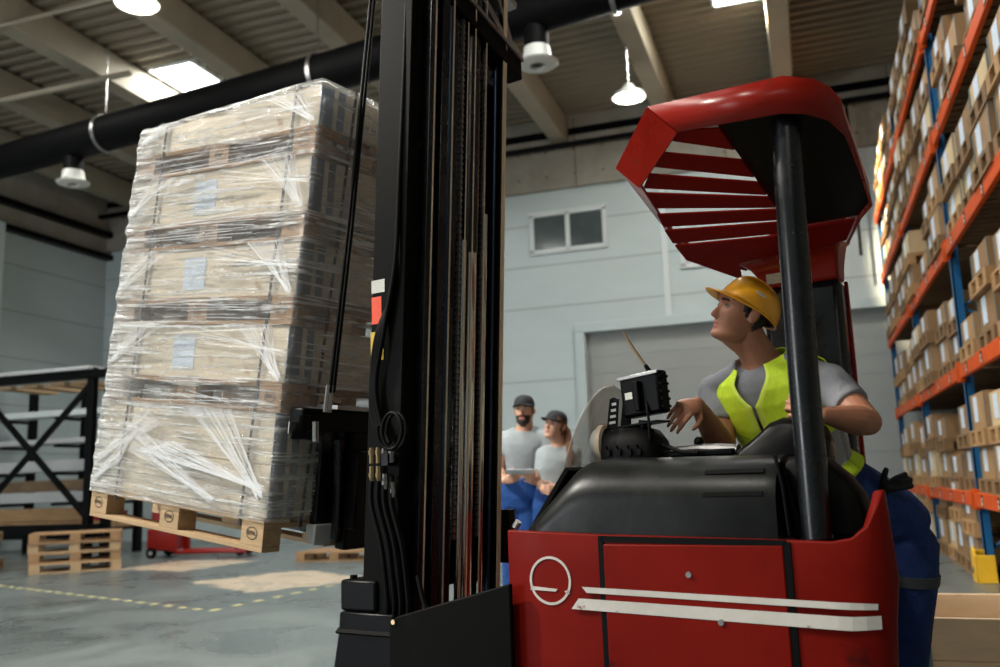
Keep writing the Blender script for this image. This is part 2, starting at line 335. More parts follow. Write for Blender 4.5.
def struct(name, mb, m, **k):
    return tag(mb.build(name, m, **k), kind='structure')
def copy_tree(o, parent=None):
    c = o.copy(); COL.objects.link(c)
    if parent: c.parent = parent
    for ch in list(o.children): copy_tree(ch, c)
    return c

# ------------------------------------------------------------------ the hall
YB, XL, XR, ZC = 18.0, -16.6, 4.6, 8.75
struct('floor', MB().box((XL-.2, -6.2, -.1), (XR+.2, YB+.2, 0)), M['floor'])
b = MB()      # back wall: cladding below, precast concrete band above, with the opening of the roller door
DX0, DX1, DZ = -4.2, 2.6, 4.08
b.box((XL, YB, 0), (DX0, YB+.2, 7.22)); b.box((DX1, YB, 0), (XR, YB+.2, 7.22)); b.box((DX0, YB, DZ), (DX1, YB+.2, 7.22))
b.box((XL, YB-.12, 7.22), (XR, YB+.2, ZC+.1), 1)
for z in (1.05, 2.1, 3.15, 4.7, 5.6, 6.5):
    for (a, c) in ((XL, DX0-.25), (DX1+.25, XR)) if z < DZ else ((XL, XR),): b.box((a, YB-.006, z-.012), (c, YB, z+.012), 2)
for x in (-8.4, -2.45, 3.4): b.box((x-.06, YB-.05, DZ+.2 if DX0 < x < DX1 else 0), (x+.06, YB, 7.22), 3)
for x in (-13.5, -10.4, -7.3, -4.2, -1.1, 2.0): b.box((x-.012, YB-.126, 7.22), (x+.012, YB-.12, ZC), 4)
b.box((XL, YB-.16, 8.35), (XR, YB-.12, 8.5), 5)
for x in [-16+.62*i for i in range(33)]:
    for z in (7.5, 8.05): b.tube([(x, YB-.128, z), (x, YB-.119, z)], .03, 8, 4)
struct('wall_back', b, [M['wall'], M['concrete'], M['seam'], M['trimwall'], M['wood_dark'], M['black']])
b = MB()
b.box((XL-.2, -6, 0), (XL, YB, 7.1)); b.box((XL-.2, -6, 7.1), (XL+.1, YB, ZC+.1), 1)
for z in (1.05, 2.1, 3.15, 4.2, 5.25, 6.3): b.box((XL, -6, z-.012), (XL+.006, YB, z+.012), 2)
b.box((XL, -6, 7.0), (XL+.22, YB, 7.12), 3); b.box((XL+.05, -6, 7.55), (XL+.3, YB, 7.68), 3)
for y in (4.5, 9.2, 14.4): b.box((XL, y-.25, 0), (XL+.3, y+.25, 7.1), 4)
struct('wall_left', b, [M['wall'], M['concrete'], M['seam'], M['black'], M['trimwall']])
struct('wall_right', MB().box((XR, -6, 0), (XR+.2, YB, ZC+.1)), M['concrete'])
b = MB()      # wall behind the camera; doorway and high window added as light openings
b.box((XL, -6.2, 0), (-14.9, -6, ZC)); b.box((-9.9, -6.2, 0), (XR, -6, 6.0)); b.box((-9.9, -6.2, 7.2), (XR, -6, ZC)); b.box((-14.9, -6.2, 5.0), (-9.9, -6, ZC)); b.box((-9.9, -6.2, 6), (-.6, -6, 7.2)); b.box((2.6, -6.2, 6), (XR, -6, 7.2))
struct('wall_front', b, M['wall'])
b = MB()      # corrugated roof deck, ribs running across the hall, holes for the skylights
y = -6.0
n = int((YB+6)/.26)
prof = []
for i in range(n+1):
    y0 = -6+i*.26; prof += [(y0, ZC), (y0+.09, ZC), (y0+.12, ZC+.06), (y0+.23, ZC+.06)]
prof = [p for p in prof if p[0] <= YB+.1]
xs = [XL]
for sx, sy in sorted(SKYLIGHTS): xs += [sx-SKX, sx+SKX]
xs = sorted(set(xs+[XR]))
for i in range(len(xs)-1):
    xm = (xs[i]+xs[i+1])/2; hole = [(sy-SKY, sy+SKY) for sx, sy in SKYLIGHTS if abs(sx-xm) < SKX-.01]
    for j in range(len(prof)-1):
        ym = (prof[j][0]+prof[j+1][0])/2
        if any(a < ym < c for a, c in hole): continue
        b.add([(xs[i], *prof[j]), (xs[i+1], *prof[j]), (xs[i+1], *prof[j+1]), (xs[i], *prof[j+1])], [(0, 1, 2, 3)])
b.box((XL-.2, -6.2, ZC+.45), (XR+.2, YB+.2, ZC+.55))
struct('ceiling', b, M['deck'], smooth=0)
for i, (sx, sy) in enumerate(SKYLIGHTS):
    b = MB().box((sx-SKX, sy-SKY, ZC+.07), (sx+SKX, sy+SKY, ZC+.1))
    o = struct('window_%d' % (i+4), b, M['skyl'])
    f = MB()
    for a, c in (((sx-SKX-.05, sy-SKY), (sx-SKX, sy+SKY)), ((sx+SKX, sy-SKY), (sx+SKX+.05, sy+SKY)), ((sx-SKX, sy-SKY-.05), (sx+SKX, sy-SKY)), ((sx-SKX, sy+SKY), (sx+SKX, sy+SKY+.05))):
        f.box((*a, ZC-.04), (*c, ZC+.08))
    f.build('window_frame', M['trimwall'], o)
for i, gx in enumerate((-15.5, -13.3, -11.1, -8.9, -6.7, -4.5, -2.2, 0.1, 2.4)):
    g = MB().prism([(gx-.17, 8.2), (gx+.17, 8.2), (gx+.2, 8.72), (gx-.2, 8.72)], 'y', -6, YB-.12)
    struct('trim_%d' % (i+1), g, M['girder'], bevel=.02)
# cross pipe up at the ceiling
b = MB(); b.tube([(-13.2, 11.55, 8.12), (-10.3, 11.55, 8.12)], .05, 10); b.tube([(-12, 9.6, 8.15), (XR, 9.6, 8.15)], .03, 8)
struct('trim_10', b, M['girder'])
b = MB(); b.tube([(XL, 17.6, 8.05), (XR, 17.6, 8.05)], .06, 10); b.tube([(1.2, 17.5, 8.0), (1.2, 17.5, 5)], .03, 8)
struct('trim_11', b, M['black'])
# roller door
b = MB(); b.box((DX0, YB+.14, 0), (DX1, YB+.19, DZ))
for z in [i*.36 for i in range(1, 12)]: b.box((DX0, YB+.132, z-.01), (DX1, YB+.14, z+.01), 1)
o = struct('door_1', b, [M['rollup'], M['seam']])
f = MB().box((DX0-.2, YB-.1, 0), (DX0-.001, YB-.001, DZ-.001)).box((DX1, YB-.1, 0), (DX1+.2, YB-.001, DZ-.001)).box((DX0-.2, YB-.1, DZ), (DX1+.2, YB-.001, DZ+.2))
f.build('door_frame', M['wall'], o, bevel=.01)
def window(i, x0, x1, z0, z1, panes, glass):
    b = MB(); w_ = (x1-x0)/panes
    for k in range(panes): b.box((x0+k*w_+.05, YB-.03, z0+.06), (x0+(k+1)*w_-.05, YB-.02, z1-.06))
    o = struct('window_%d' % i, b, glass); f = MB()
    f.box((x0-.06, YB-.06, z0-.04), (x1+.06, YB, z0+.06)).box((x0-.06, YB-.06, z1-.06), (x1+.06, YB, z1+.06))
    for k in range(panes+1): f.box((x0+k*w_-.05, YB-.06, z0), (x0+k*w_+.05, YB, z1))
    f.build('window_frame', M['trimwall'], o, bevel=.01)
window(1, -5.25, -3.66, 5.88, 6.72, 2, M['glassdark'])
window(2, -2.1, -.75, 5.25, 5.9, 1, M['palegrey'])
# black ventilation duct across the hall, with its round outlets
t = thing('ventilation_duct', 'long round black ventilation duct hung across the hall under the roof', 'duct', (-6, 10.8, 7.02))
b = MB(); b.tube([(-10.5, 1.25, 0), (0, 0, 0), (5, -.75, .03), (10.4, -1.5, .03)], .29, 20); b.build('duct_tube', M['duct'], t)
for x in (-9, -4.6, -.3, 4.2):
    b = MB(); y = -x*.119 if x < 0 else -x*.15
    b.lathe([(.295, -.03), (.312, -.03), (.312, .03), (.295, .03)], seg=24, ring=True, T=Matrix.Translation((x, y, 0)) @ Matrix.Rotation(PI/2, 4, 'Y'))
    b.tube([(x, y, .3), (x, y, 1.6)], .012, 6); b.build('hanger', M['steel'], t)
for n_, (x, y) in enumerate(((-5.35, .68), (3.15, -.47))):
    b = MB(); b.lathe([(.16, -.5), (.16, -.1), (.13, 0), (.0, 0)], (x, y, -.1)); b.build('branch_pipe', M['duct'], t)
    b = MB(); b.lathe([(.10, -.74), (.25, -.72), (.27, -.70), (.19, -.66), (.17, -.5), (.155, -.5), (.14, -.68), (.1, -.70)], (x, y, 0), 28, ring=True)
    b.build('air_nozzle', M['lamphouse'], t)
def highbay(loc, label, power=60, aim=(-2.6, 4.0, 1.7), cone=62):
    t = thing('high_bay_lamp', label, 'ceiling lamp', loc, group=None)
    b = MB().lathe([(.27, 0), (.28, .02), (.24, .07), (.12, .14), (.08, .22), (0, .22)], seg=28); b.build('lamp_shade', M['lamphouse'], t)
    b = MB().lathe([(0, -.03), (.17, -.02), (.26, .005), (0, .006)], seg=28); b.build('diffuser', M['lamp'], t)
    b = MB().tube([(0, 0, .2), (0, 0, 8.2-loc[2])], .012, 6); b.build('hanging_rod', M['steel'], t)
    l = bpy.data.lights.new('lamp_light', 'SPOT' if power > 100 else 'POINT'); l.energy = power; l.color = (1, .95, .85); l.shadow_soft_size = .2
    o = bpy.data.objects.new('lamp_light', l); COL.objects.link(o); o.location = (0, 0, -.15); o.parent = t
    if power > 100: l.spot_size = R_(cone); l.spot_blend = .6; o.rotation_euler = (Vector(aim)-Vector(loc)).to_track_quat('-Z', 'Y').to_euler()
highbay((-2.32, 13.95, 7.25), 'lit white high bay lamp hanging left of the red overhead guard')
highbay((-7.4, 1.6, 7.25), 'added unseen high bay lamp aimed at the wrapped load', 2300)  # extra spot, added to rake light across the load
highbay((-2.9, -1.2, 7.25), 'added unseen high bay lamp behind the viewpoint, aimed at the driver', 520, (-.35, 3.1, 1.5), 40)  # extra spot, added to brighten the driver
highbay((-7.6, 8.6, 7.25), 'lit round high bay lamp cut by the top edge above the wrapped load')
# dashed floor marking
k = 0
def dashes(a, c, n):
    global k
    a = Vector(a); c = Vector(c); d = (c-a)/n; u = d.normalized(); s_ = Vector((-u.y, u.x, 0))*.032
    for i in range(n):
        p = a+d*i; q = p+d*.42; mb.hexa([p-s_, q-s_, q+s_, p+s_], [x+Vector((0, 0, .002)) for x in (p-s_, q-s_, q+s_, p+s_)])
mb = MB(); dashes((-10.6, 9.5, .0005), (-5.5, 7.46, .0005), 20); dashes((-5.5, 7.46, .0005), (-5.25, 10.3, .0005), 9)
struct('trim_12', mb, M['tape'], smooth=0)

# ------------------------------------------------------------------ pallet rack on the right
RX = 1.5; LEVELS = [.78, 2.04, 3.30, 4.48, 5.60]; POSTS = [6.35, 10.05, 13.7, 17.35]
t = thing('pallet_rack', 'tall pallet rack with blue uprights and orange beams along the right side', 'rack', (RX, 10, 0))
def rel(b): 
    b.v = [(x-RX, y-10, z) for x, y, z in b.v]; return b
for y in POSTS:
    HU = 7.6 if y < 11 else 6.3
    for x in (RX+.02, RX+1.05):
        b = MB().box((x, y-.05, 0), (x+.015, y+.05, HU)).box((x, y-.05, 0), (x+.08, y-.035, HU)).box((x, y+.035, 0), (x+.08, y+.05, HU)).box((x-.03, y-.08, 0), (x+.11, y+.08, .012))
        rel(b).build('upright', M['blue'], t)
    b = MB()
    for i in range(6 if HU > 7 else 5):
        z = .3+i*1.2; b.tube([(RX+.08, y, z), (RX+1.05, y, z+.6)], .018, 6); b.tube([(RX+1.05, y, z+.6), (RX+.08, y, z+1.2)], .018, 6)
    rel(b).build('frame_brace', M['blue'], t)
for z in LEVELS:
    for i in range(3):
        for x in (RX-.02, RX+1.08):
            y0, y1 = POSTS[i]+.052, POSTS[i+1]-.052
            b = MB().box((x, y0, z-.07), (x+.045, y1, z+.07)); b.box((x-.006, y0, z-.1), (x+.05, y0+.045, z+.1)); b.box((x-.006, y1-.045, z-.1), (x+.05, y1, z+.1))
            be = rel(b).build('beam', M['orange'], t, bevel=.006)
            if x < RX:
                for yy in (y0+.5, y0+1.4, y0+2.3, y0+3.1):
                    s_ = MB().box((x-.003, yy, z-.055), (x, yy+.07, z+.055)); s_.box((x-.005, yy+.012, z-.045), (x-.003, yy+.058, z-.01), 1); s_.box((x-.005, yy+.012, z+.002), (x-.003, yy+.058, z+.03), 1)
                    rel(s_).build('beam_label', [M['rubber'], M['stickw']], be, smooth=0)
        b = MB(); n = 22
        for j in range(n):
            yy = POSTS[i]+.06+j*(3.55/n); b.box((RX+.03, yy, z+.03), (RX+1.07, yy+.12, z+.055))
        rel(b).build('deck_boards', M['wood_dark'], t, smooth=0)
t2 = thing('upright_guard', 'yellow steel guard at the foot of the blue rack upright', 'guard', (RX-.04, 9.92, 0))
b = MB().prism([(-.12, 0), (.13, 0), (.13, .30), (.02, .34), (-.09, .26)], 'x', -.06, -.04).prism([(-.12, 0), (-.10, 0), (-.07, .26), (-.09, .26)], 'x', -.06, .12).prism([(.11, 0), (.13, 0), (.13, .30), (.11, .30)], 'x', -.06, .12)
b.build('guard_plate', M['yellow'], t2, bevel=.006)
MB().tube([(-.062, .03, .12), (-.075, .03, .12)], .03, 12).build('bolt', M['steel'], t2)

def pallet_mb(L, W, H, k=0):
    """flat four-way pallet, long side along x, corner at the origin"""
    b = MB(); bt = .022*H/.144; bl = H-4*bt
    for j in range(5):
        wd = .145 if j in (0, 2, 4) else .10; y = [0, .19, .3275, .51, .655][j]*W/.8
        b.box((0, y, H-bt), (L, y+wd*W/.8, H), k)
    for x in (0, L/2-.0725, L-.145): b.box((x, 0, H-2*bt), (x+.145, W, H-bt-.0005), k)
    for y in (0, W/2-.05, W-.10):
        b.box((0, y, 0), (L, y+.1, bt), k)
        for x in (0, L/2-.0725, L-.145): b.box((x, y, bt+.0005), (x+.145, y+.1, H-2*bt-.0005), k)
    return b
def crate_mb(W, D, H, k=0, lab=None, grey=False):
    """box with its face at x=0, W along y, D along x; plank sides, corner strips, lid"""
    b = MB(); n = max(1, round(H/.2)); h = H/n
    for i in range(n):
        z0, z1 = i*h+.001, (i+1)*h-.001
        b.box((0, 0, z0), (.02, W, z1), k); b.box((D-.02, 0, z0), (D, W, z1), k); b.box((.02, 0, z0), (D-.02, .02, z1), k); b.box((.02, W-.02, z0), (D-.02, W, z1), k)
    b.box((.02, .02, H-.02), (D-.02, W-.02, H-.002), k)
    for y in (.0, W-.035): b.box((-.004, y, 0), (0, y+.035, H), 1)
    if lab: b.box((-.006, lab[0], lab[1]), (-.001, lab[0]+lab[2], lab[1]+lab[3]), 2)
    return b
me_pal = [rel_ for rel_ in (pallet_mb(.82, 1.1, .15).mesh('stock_pallet', M['stockpal'], 0), pallet_mb(.82, 1.1, .15).mesh('stock_pallet_light', M['stockwood'], 0))]
kinds = []
for (wd, mt, nm) in ((.80, 'stockbox', 'pale plywood'), (.76, 'stockwood', 'tan plank'), (.80, 'card', 'brown cardboard'), (.72, 'wood2', 'dark plank')):
    for hh in (.25, .30, .34):
        kinds.append((crate_mb(wd, 1.0, hh, 0, (wd*.5, hh*.22, .19, min(.26, hh*.7))).mesh('stock_crate', [M[mt], M['greenst'], M['paper']], 0), wd, hh, nm))
ORD = ['nearest the camera', 'second from near end', 'third from near end', 'fourth from near end', 'fifth from near end', 'sixth from near end', 'seventh from near end', 'eighth from near end', 'ninth from near end', 'tenth from near end', 'eleventh from near end', 'twelfth from near end', 'last at the far end']
SH = ['rack floor row', 'lowest rack beam', 'second rack beam', 'third rack beam', 'fourth rack beam', 'top rack beam']
def put(name, me, loc, rz, label, cat, group):
    o = bpy.data.objects.new(name, me); COL.objects.link(o); o.location = loc; o.rotation_euler = (0, 0, rz); return tag(o, label, cat, group)
rnd = random.Random(3)
for lv in range(6):
    z0 = 0.0 if lv == 0 else LEVELS[lv-1]+.056
    ys = []
    for i in range(3):
        a = POSTS[i]+.1
        for k in range(4): ys.append(a+.86*k)
    for i, y in enumerate(ys):
        if lv == 0 and i in (0, 1, 2, 3): continue
        z = z0; x = RX+.0+rnd.uniform(-.05, .03); nst = 2
        if lv == 5: nst = 2
        if lv == 0: nst = 1 if i % 3 == 0 else 2
        if (lv, i) in ((2, 3), (4, 2), (5, 3), (5, 4), (3, 6), (1, 5)): nst = 1
        for s_ in range(nst):
            dx = rnd.uniform(-.02, .02); rz = R_(rnd.uniform(-1.3, 1.3))
            me, wd, hh, nm = rnd.choice(kinds)
            if False: me, wd, hh, nm = kinds[kinds.index((me, wd, hh, nm))-1]
            # the pallet mesh has its length along x, so it is laid with that side along the beam
            where = SH[lv]; tier = ('lower' if s_ == 0 else 'upper') if nst == 2 else 'single'
            p = put('stock_pallet', me_pal[rnd.random() < .35], (x+dx+1.1, y, z), PI/2, 'pallet under %s crate, %s, %s' % (tier, where, ORD[i]), 'pallet', 'pallets on the rack'); z += .1505
            c = put('stock_crate', me, (x+dx+.04, y+.41-wd/2, z), 0, '%s crate, %s, %s, %s' % (nm, tier, where, ORD[i]), 'crate', 'crates on the rack'); z += hh+.001
# crate with torn film beside the upright on the second beam row
t = thing('foreground_crate', 'large open pine collar box standing at the lower right corner', 'crate', (.42, 4.93, 0))
t.rotation_euler = (0, 0, R_(-3))
for z in (0.0, .2):
    for nm, a, c in (('near_plank', (0, 0), (1.2, .025)), ('far_plank', (0, .92), (1.2, .945)), ('side_plank', (0, .026), (.025, .919)), ('side_plank', (1.175, .026), (1.2, .919))):
        MB().box((*a, z+.002), (*c, z+.198)).build(nm, M['freshpine'], t, bevel=.003)
for x, y in ((.0, .0), (1.2, .0), (0, .945), (1.2, .945)):
    b = MB(); sx = 1 if x else -1; b.box((x-(.05 if sx > 0 else -.0), y-.004, .12), (x+(0 if sx > 0 else .05), y-.0005, .28)); b.tube([(x+.004*sx, y-.002, .1), (x+.004*sx, y-.002, .3)], .006, 8)
    b.build('hinge', M['hinge'], t)
MB().box((.03, .03, .005), (1.17, .915, .02)).build('box_bottom', M['wood2'], t)

# ------------------------------------------------------------------ left background
t = thing('steel_rack', 'black cross braced rack end frame with a grey top beam at the left', 'rack', (-12.3, 12.3, 0))
def relto(b, o): b.v = [tuple(Vector(v)-Vector(o)) for v in b.v]; return b
O1 = (-12.3, 12.3, 0)
for x, y in ((-11.35, 12.1), (-11.12, 12.25), (-14.1, 12.1)):
    relto(MB().box((x-.07, y-.06, 0), (x+.07, y+.06, 3.25)), O1).build('upright', M['black'], t, bevel=.01)
relto(MB().box((-14.1, 12.0, 3.06), (-11.0, 12.12, 3.2)), O1).build('top_beam', M['black'], t, bevel=.01)
relto(MB().box((-14.1, 11.94, 3.21), (-11.3, 12.3, 3.27)), O1).build('top_rail', M['palegrey'], t, bevel=.01)
relto(MB().box((-14.1, 12.06, .42), (-11.1, 12.16, .66)), O1).build('bottom_beam', M['black'], t, bevel=.01)
for a, c in (((-13.9, .7), (-11.3, 3.05)), ((-13.9, 3.05), (-11.3, .7))):
    relto(MB().tube([(a[0], 12.1, a[1]), (c[0], 12.1, c[1])], .055, 4), O1).build('cross_brace', M['black'], t)
b = MB()
for x in (-13.5, -12.9, -12.3, -11.8): b.box((x, 12.13, 3.0), (x+.32, 13.2, 3.055))
relto(b, O1).build('shelf_boards', M['wood'], t)
t = thing('profile_rack', 'open rack with long pale profiles on arms behind the black cross brace', 'rack', (-14.0, 14.8, 0))
O2 = (-14.0, 14.8, 0)
for x in (-15.6, -14.2, -12.8):
    b = MB().box((x-.06, 14.9, 0), (x+.06, 15.05, 3.4))
    for z in (.5, 1.0, 1.6, 2.15, 2.7): b.box((x-.04, 14.2, z-.06), (x+.04, 14.9, z))
    relto(b, O2).build('column', M['black'], t)
def boards(nm, x0, x1, z, h, m, lab, cat, y0=14.25, y1=14.7, grp=None):
    o = MB().box((x0, y0, z), (x1, y1, z+h)).build(nm, m, None, bevel=.01); tag(o, lab, cat, grp)
for z, h, m, lab in ((.51, .12, 'wood2', 'brown board bundle on the lowest arms of the profile rack'), (1.01, .2, 'palegrey', 'thick grey profile on the second arms of the profile rack'), (1.61, .22, 'palegrey', 'thick grey profile on the middle arms of the profile rack'), (2.16, .1, 'palegrey', 'thin grey profile on the fourth arms of the profile rack'), (2.71, .12, 'trimwall', 'pale profile on the top arms of the profile rack')):
    boards('long_profile', -16.0, -12.4, z, h, M[m], lab, 'profile', grp='long profiles on the left rack')
for i, (x, z) in enumerate(((-12.95, 2.27), (-13.0, 1.84), (-12.9, 1.22), (-13.3, .64), (-12.85, 2.84))):
    boards('red_carton', x, x+.5, z, .17, M['redjack'], 'small red carton lying on the %s profile of the left rack' % ['fourth', 'middle', 'second', 'lowest', 'top'][i], 'carton', grp='red cartons on the left rack')
boards('timber_bundle', -15.7, -13.3, 1.22, .22, M['wood_dark'], 'brown timber bundle on the second profile of the left rack', 'timber')
boards('timber_bundle', -15.7, -13.35, 0.64, .25, M['wood2'], 'brown timber bundle on the lowest board bundle of the left rack', 'timber')

def loose_pallets(x, y, rz, n, where, light=0, zs=0.0):
    names = ['bottom', 'second', 'third', 'fourth', 'fifth', 'sixth']
    for i in range(n):
        me = pallet_mb(1.25, .85, .145).mesh('loose_pallet', M['wood'] if (i+light) % 2 == 0 else M['wood2'], 0)
        me.transform(Matrix.Translation((-.625, -.425, 0)))
        nm = ('top' if i == n-1 and n > 1 else names[i]) if n > 1 else 'single'
        o = put('loose_pallet', me, (x+random.uniform(-.04, .04), y+random.uniform(-.03, .03), zs+i*.1455), rz+R_(random.uniform(-3, 3)), '%s wooden pallet %s' % (nm, where), 'pallet', 'loose pallets on the floor')
loose_pallets(-10.75, 11.3, R_(42), 4, 'of the stack in front of the black braced rack')
loose_pallets(-12.55, 10.9, R_(-48), 4, 'of the taller stack cut by the left frame edge', 1)
loose_pallets(-7.0, 12.9, R_(8), 1, 'lying on the floor behind the fork tip', 1)
# red stacker truck seen behind the hanging pallet
t = thing('pallet_stacker', 'red hand stacker standing on the floor behind the raised pallet', 'pallet truck', (-10.6, 13.6, 0), R_(12))
MB().box((-.55, -.3, .12), (-.1, .3, .5)).box((-.5, -.25, .5), (-.2, .25, .8)).build('body', M['redjack'], t, bevel=.03)
for y in (-.24, .14): MB().box((-.1, y, .05), (1.25, y+.12, .12)).build('fork', M['redjack'], t, bevel=.02)
for y in (-.28, .22): MB().box((-.12, y, .1), (-.02, y+.08, 1.75)).build('mast_post', M['redjack'], t, bevel=.01)
MB().box((-.12, -.2, 1.65), (-.02, .22, 1.75)).build('mast_crossbar', M['redjack'], t)
for p in ((-.45, -.34), (-.45, .3), (1.1, -.2), (1.1, .18)):
    MB().tube([(p[0], p[1], .09), (p[0], p[1]+.06, .09)], .088, 18).tube([(p[0], p[1]-.004, .09), (p[0], p[1]+.064, .09)], .035, 12, 1).build('wheel', [M['rubber'], M['palegrey']], t)
b = MB().tube([(-.5, 0, .75), (-.75, 0, 1.25)], .02, 10); b.tube([(-.75, -.18, 1.25), (-.75, .18, 1.25)], .02, 10); b.build('tiller', M['black'], t)

# ------------------------------------------------------------------ reach truck
TO = Vector((.1607, 3.2642, 0)); TA = R_(166.1)
TM = Matrix.Translation(TO) @ Matrix.Rotation(TA, 4, 'Z')
T = thing('reach_truck', 'red stand-up reach truck with a black mast and slatted red overhead guard', 'forklift', TO, TA)
# red side panel, curved inwards at its rear
def panel_strip(pts, y_in, zb):
    pass
path = [(1.02, .62, .958), (.86, .62, .951), (.67, .62, .944), (.4, .62, .937), (.10, .62, .930), (-.02, .618, .926), (-.07, .612, .935), (-.11, .600, .965), (-.14, .575, 1.02), (-.155, .54, 1.06), (-.15, .50, 1.06), (-.135, .45, 1.05)]
def zt_bulge(x, z): return x+(.05*max(0, (z-.75))/.3 if x < -.1 else 0)
b = MB(); rg = []
for (x, y, zt) in path:
    col = []
    for k in range(9):
        z = .12+(zt-.12)*k/8; f = max(0, min(1, (-.02-x)/.2)); xx = x+f*.04*max(0, (.85-z))/.7-f*.025*math.exp(-((z-.84)/.12)**2)
        col.append((xx, y, z))
    rg.append(col)
o_ = [p for c in rg for p in c]; fs = [(i*9+j, (i+1)*9+j, (i+1)*9+j+1, i*9+j+1) for i in range(len(rg)-1) for j in range(8)]
b.add(o_, fs); panel = b.build('side_panel', M['red'], T, smooth=40)
sm = panel.modifiers.new('s', 'SOLIDIFY'); sm.thickness = .03; sm.offset = -1
sm = panel.modifiers.new('b', 'BEVEL'); sm.width = .006; sm.segments = 2; sm.limit_method = 'ANGLE'
b = MB().box((.108, .618, .2), (.664, .6275, .915)); door = b.build('access_door', M['red'], panel, bevel=.004)
b = MB()
for a, c in (((.664, .2), (.682, .94)), ((.088, .2), (.108, .925))): b.box((a[0], .6185, a[1]), (c[0], .6245, c[1]))
b.hexa([(.10, .6185, .912), (.672, .6185, .922), (.672, .6245, .922), (.10, .6245, .912)], [(.10, .6185, .930), (.672, .6185, .940), (.672, .6245, .940), (.10, .6245, .930)])
b.box((.108, .6185, .185), (.664, .6245, .2)); b.build('door_seal', M['rubber'], panel, smooth=0)
for p in ((.388, .83), (.30, .70)):
    MB().tube([(p[0], .627, p[1]), (p[0], .633, p[1])], .009, 10).build('screw', M['steel'], door)
MB().box((.60, .619, .505), (1.0, .623, .515)).build('lower_seam', M['rubber'], panel)
def sp(px, py):   # point of the side panel plane seen at a pixel, in truck coordinates
    d = AX_R*((px-500)/900)-AX_U*((py-333.5)/900)+AX_F; n = TM.to_3x3() @ Vector((0, 1, 0))
    tt = ((TO+n*.62)-EYE).dot(n)/d.dot(n); q = TM.inverted() @ (EYE+d*tt); return q.x, q.z
s1 = [sp(583, 586.5), sp(855, 603), sp(877, 605), sp(877, 611), sp(855, 610), sp(588, 592.5)]
s2 = [sp(580, 598), sp(855, 617), sp(880, 617), sp(881, 630.5), sp(855, 631), sp(573, 608.5)]
def bent(poly, y0):
    v = []
    # follow the panel where it curves at the rear
    def yy(x): return .62 if x > -.02 else .62-.055*((-.02-x)/.15)**2
    n = 26; xs_ = [p[0] for p in poly]; x1, x0 = max(xs_), min(xs_); b = MB(); top = [poly[0], poly[1], poly[2]]; bot = [poly[5], poly[4], poly[3]]
    def zi(L, x):
        L = sorted(L)
        for i in range(len(L)-1):
            if x <= L[i+1][0] or i == len(L)-2:
                t_ = (x-L[i][0])/(L[i+1][0]-L[i][0]); return L[i][1]+t_*(L[i+1][1]-L[i][1])
    pts = []
    for i in range(n+1):
        xt = top[0][0]+(top[2][0]-top[0][0])*i/n; xb = bot[0][0]+(bot[2][0]-bot[0][0])*i/n
        pts.append([(xt, yy(xt)+y0, zi(top, xt)), (xb, yy(xb)+y0, zi(bot, xb))])
    for i in range(n): 
        a, c = pts[i]; d, e = pts[i+1]; lo = [a, c, e, d]; b.hexa(lo, [(p[0], p[1]+.0015, p[2]) for p in lo])
    return b
for s_ in (s1, s2): bent(s_, .0078).build('white_stripe', M['stripe'], panel, smooth=0)
cx, cz = sp(550.5, 580.5)
b = MB(); b.lathe([(.068, 0), (.076, 0), (.076, .003), (.068, .003)], seg=44, ring=True, T=Matrix.Translation((cx, .620, cz)) @ Matrix.Rotation(-PI/2, 4, 'X'))
q = [sp(532, 586), sp(531, 589.5), sp(556, 591.5), sp(558, 589), sp(553, 588.5)]
b.prism(q, 'y', .62, .623); q = [sp(565, 591), sp(569, 590), sp(570, 594), sp(567, 594)]; b.prism(q, 'y', .62, .623)
b.build('round_emblem', M['stripe'], panel, smooth=0)
# chassis block, front and far side
b = MB().box((.12, -.60, .12), (1.0, .585, .88)); b.build('chassis', M['black'], T, bevel=.01)
b = MB().box((.2, -.62, .12), (1.02, -.60, .95)).box((1.0, -.60, .12), (1.03, .60, .93)); b.build('far_panel', M['red'], T, bevel=.01)
MB().box((-.75, -.62, .12), (-.06, -.05, .24)).build('standing_platform', M['rubber'], T, bevel=.02)
for x, y in ((.35, .3), (.35, -.35)): MB().tube([(x, y-.06, .16), (x, y+.06, .16)], .16, 28).tube([(x, y-.065, .16), (x, y+.065, .16)], .06, 16, 1).build('drive_wheel', [M['rubber'], M['steel']], T)
# rounded black hood
def hood_section(x, zt, zb, y0, y1, r):
    s_ = [(x, y0+.0, zb)]; 
    for k in range(9):
        a = PI/2*k/8; s_.append((x, y0-r+r*math.cos(a), zt-r+r*math.sin(a)))
    s_ += [(x, y1, zt), (x, y1, zb)]
    return s_
b = MB(); rg = []
for x, zt, y0, r in ((.985, .955, .50, .01), (.975, .965, .565, .03), (.95, .99, .585, .06), (.91, 1.035, .59, .09), (.86, 1.095, .59, .12), (.81, 1.15, .59, .14), (.785, 1.168, .59, .15), (.755, 1.178, .59, .15), (.70, 1.182, .59, .15), (.4, 1.175, .59, .15), (.16, 1.170, .59, .15), (.13, 1.168, .585, .15)):
    rg.append(hood_section(x, zt, .90, y0, -.2, min(r, zt-.905)))
b.rings(rg); b.build('hood', M['hood'], T, bevel=.004, smooth=50)
HX = .465
for z0, z1 in ((1.118, 1.130), (1.052, 1.064)):
    yy = .59 if z1 < 1.03 else None
    def yz(z): 
        q_ = z-(1.176-.15); return .59-.15+math.sqrt(max(0, .15**2-q_*q_)) if q_ > 0 else .59
    b = MB(); lo = [(.165, yz(z0)-.004, z0), (.345, yz(z0)-.004, z0), (.345, yz(z1)-.004, z1), (.165, yz(z1)-.004, z1)]; b.hexa(lo, [(p[0], p[1]+.006, p[2]+.001) for p in lo])
    b.build('vent_slot', M['duct'], T)
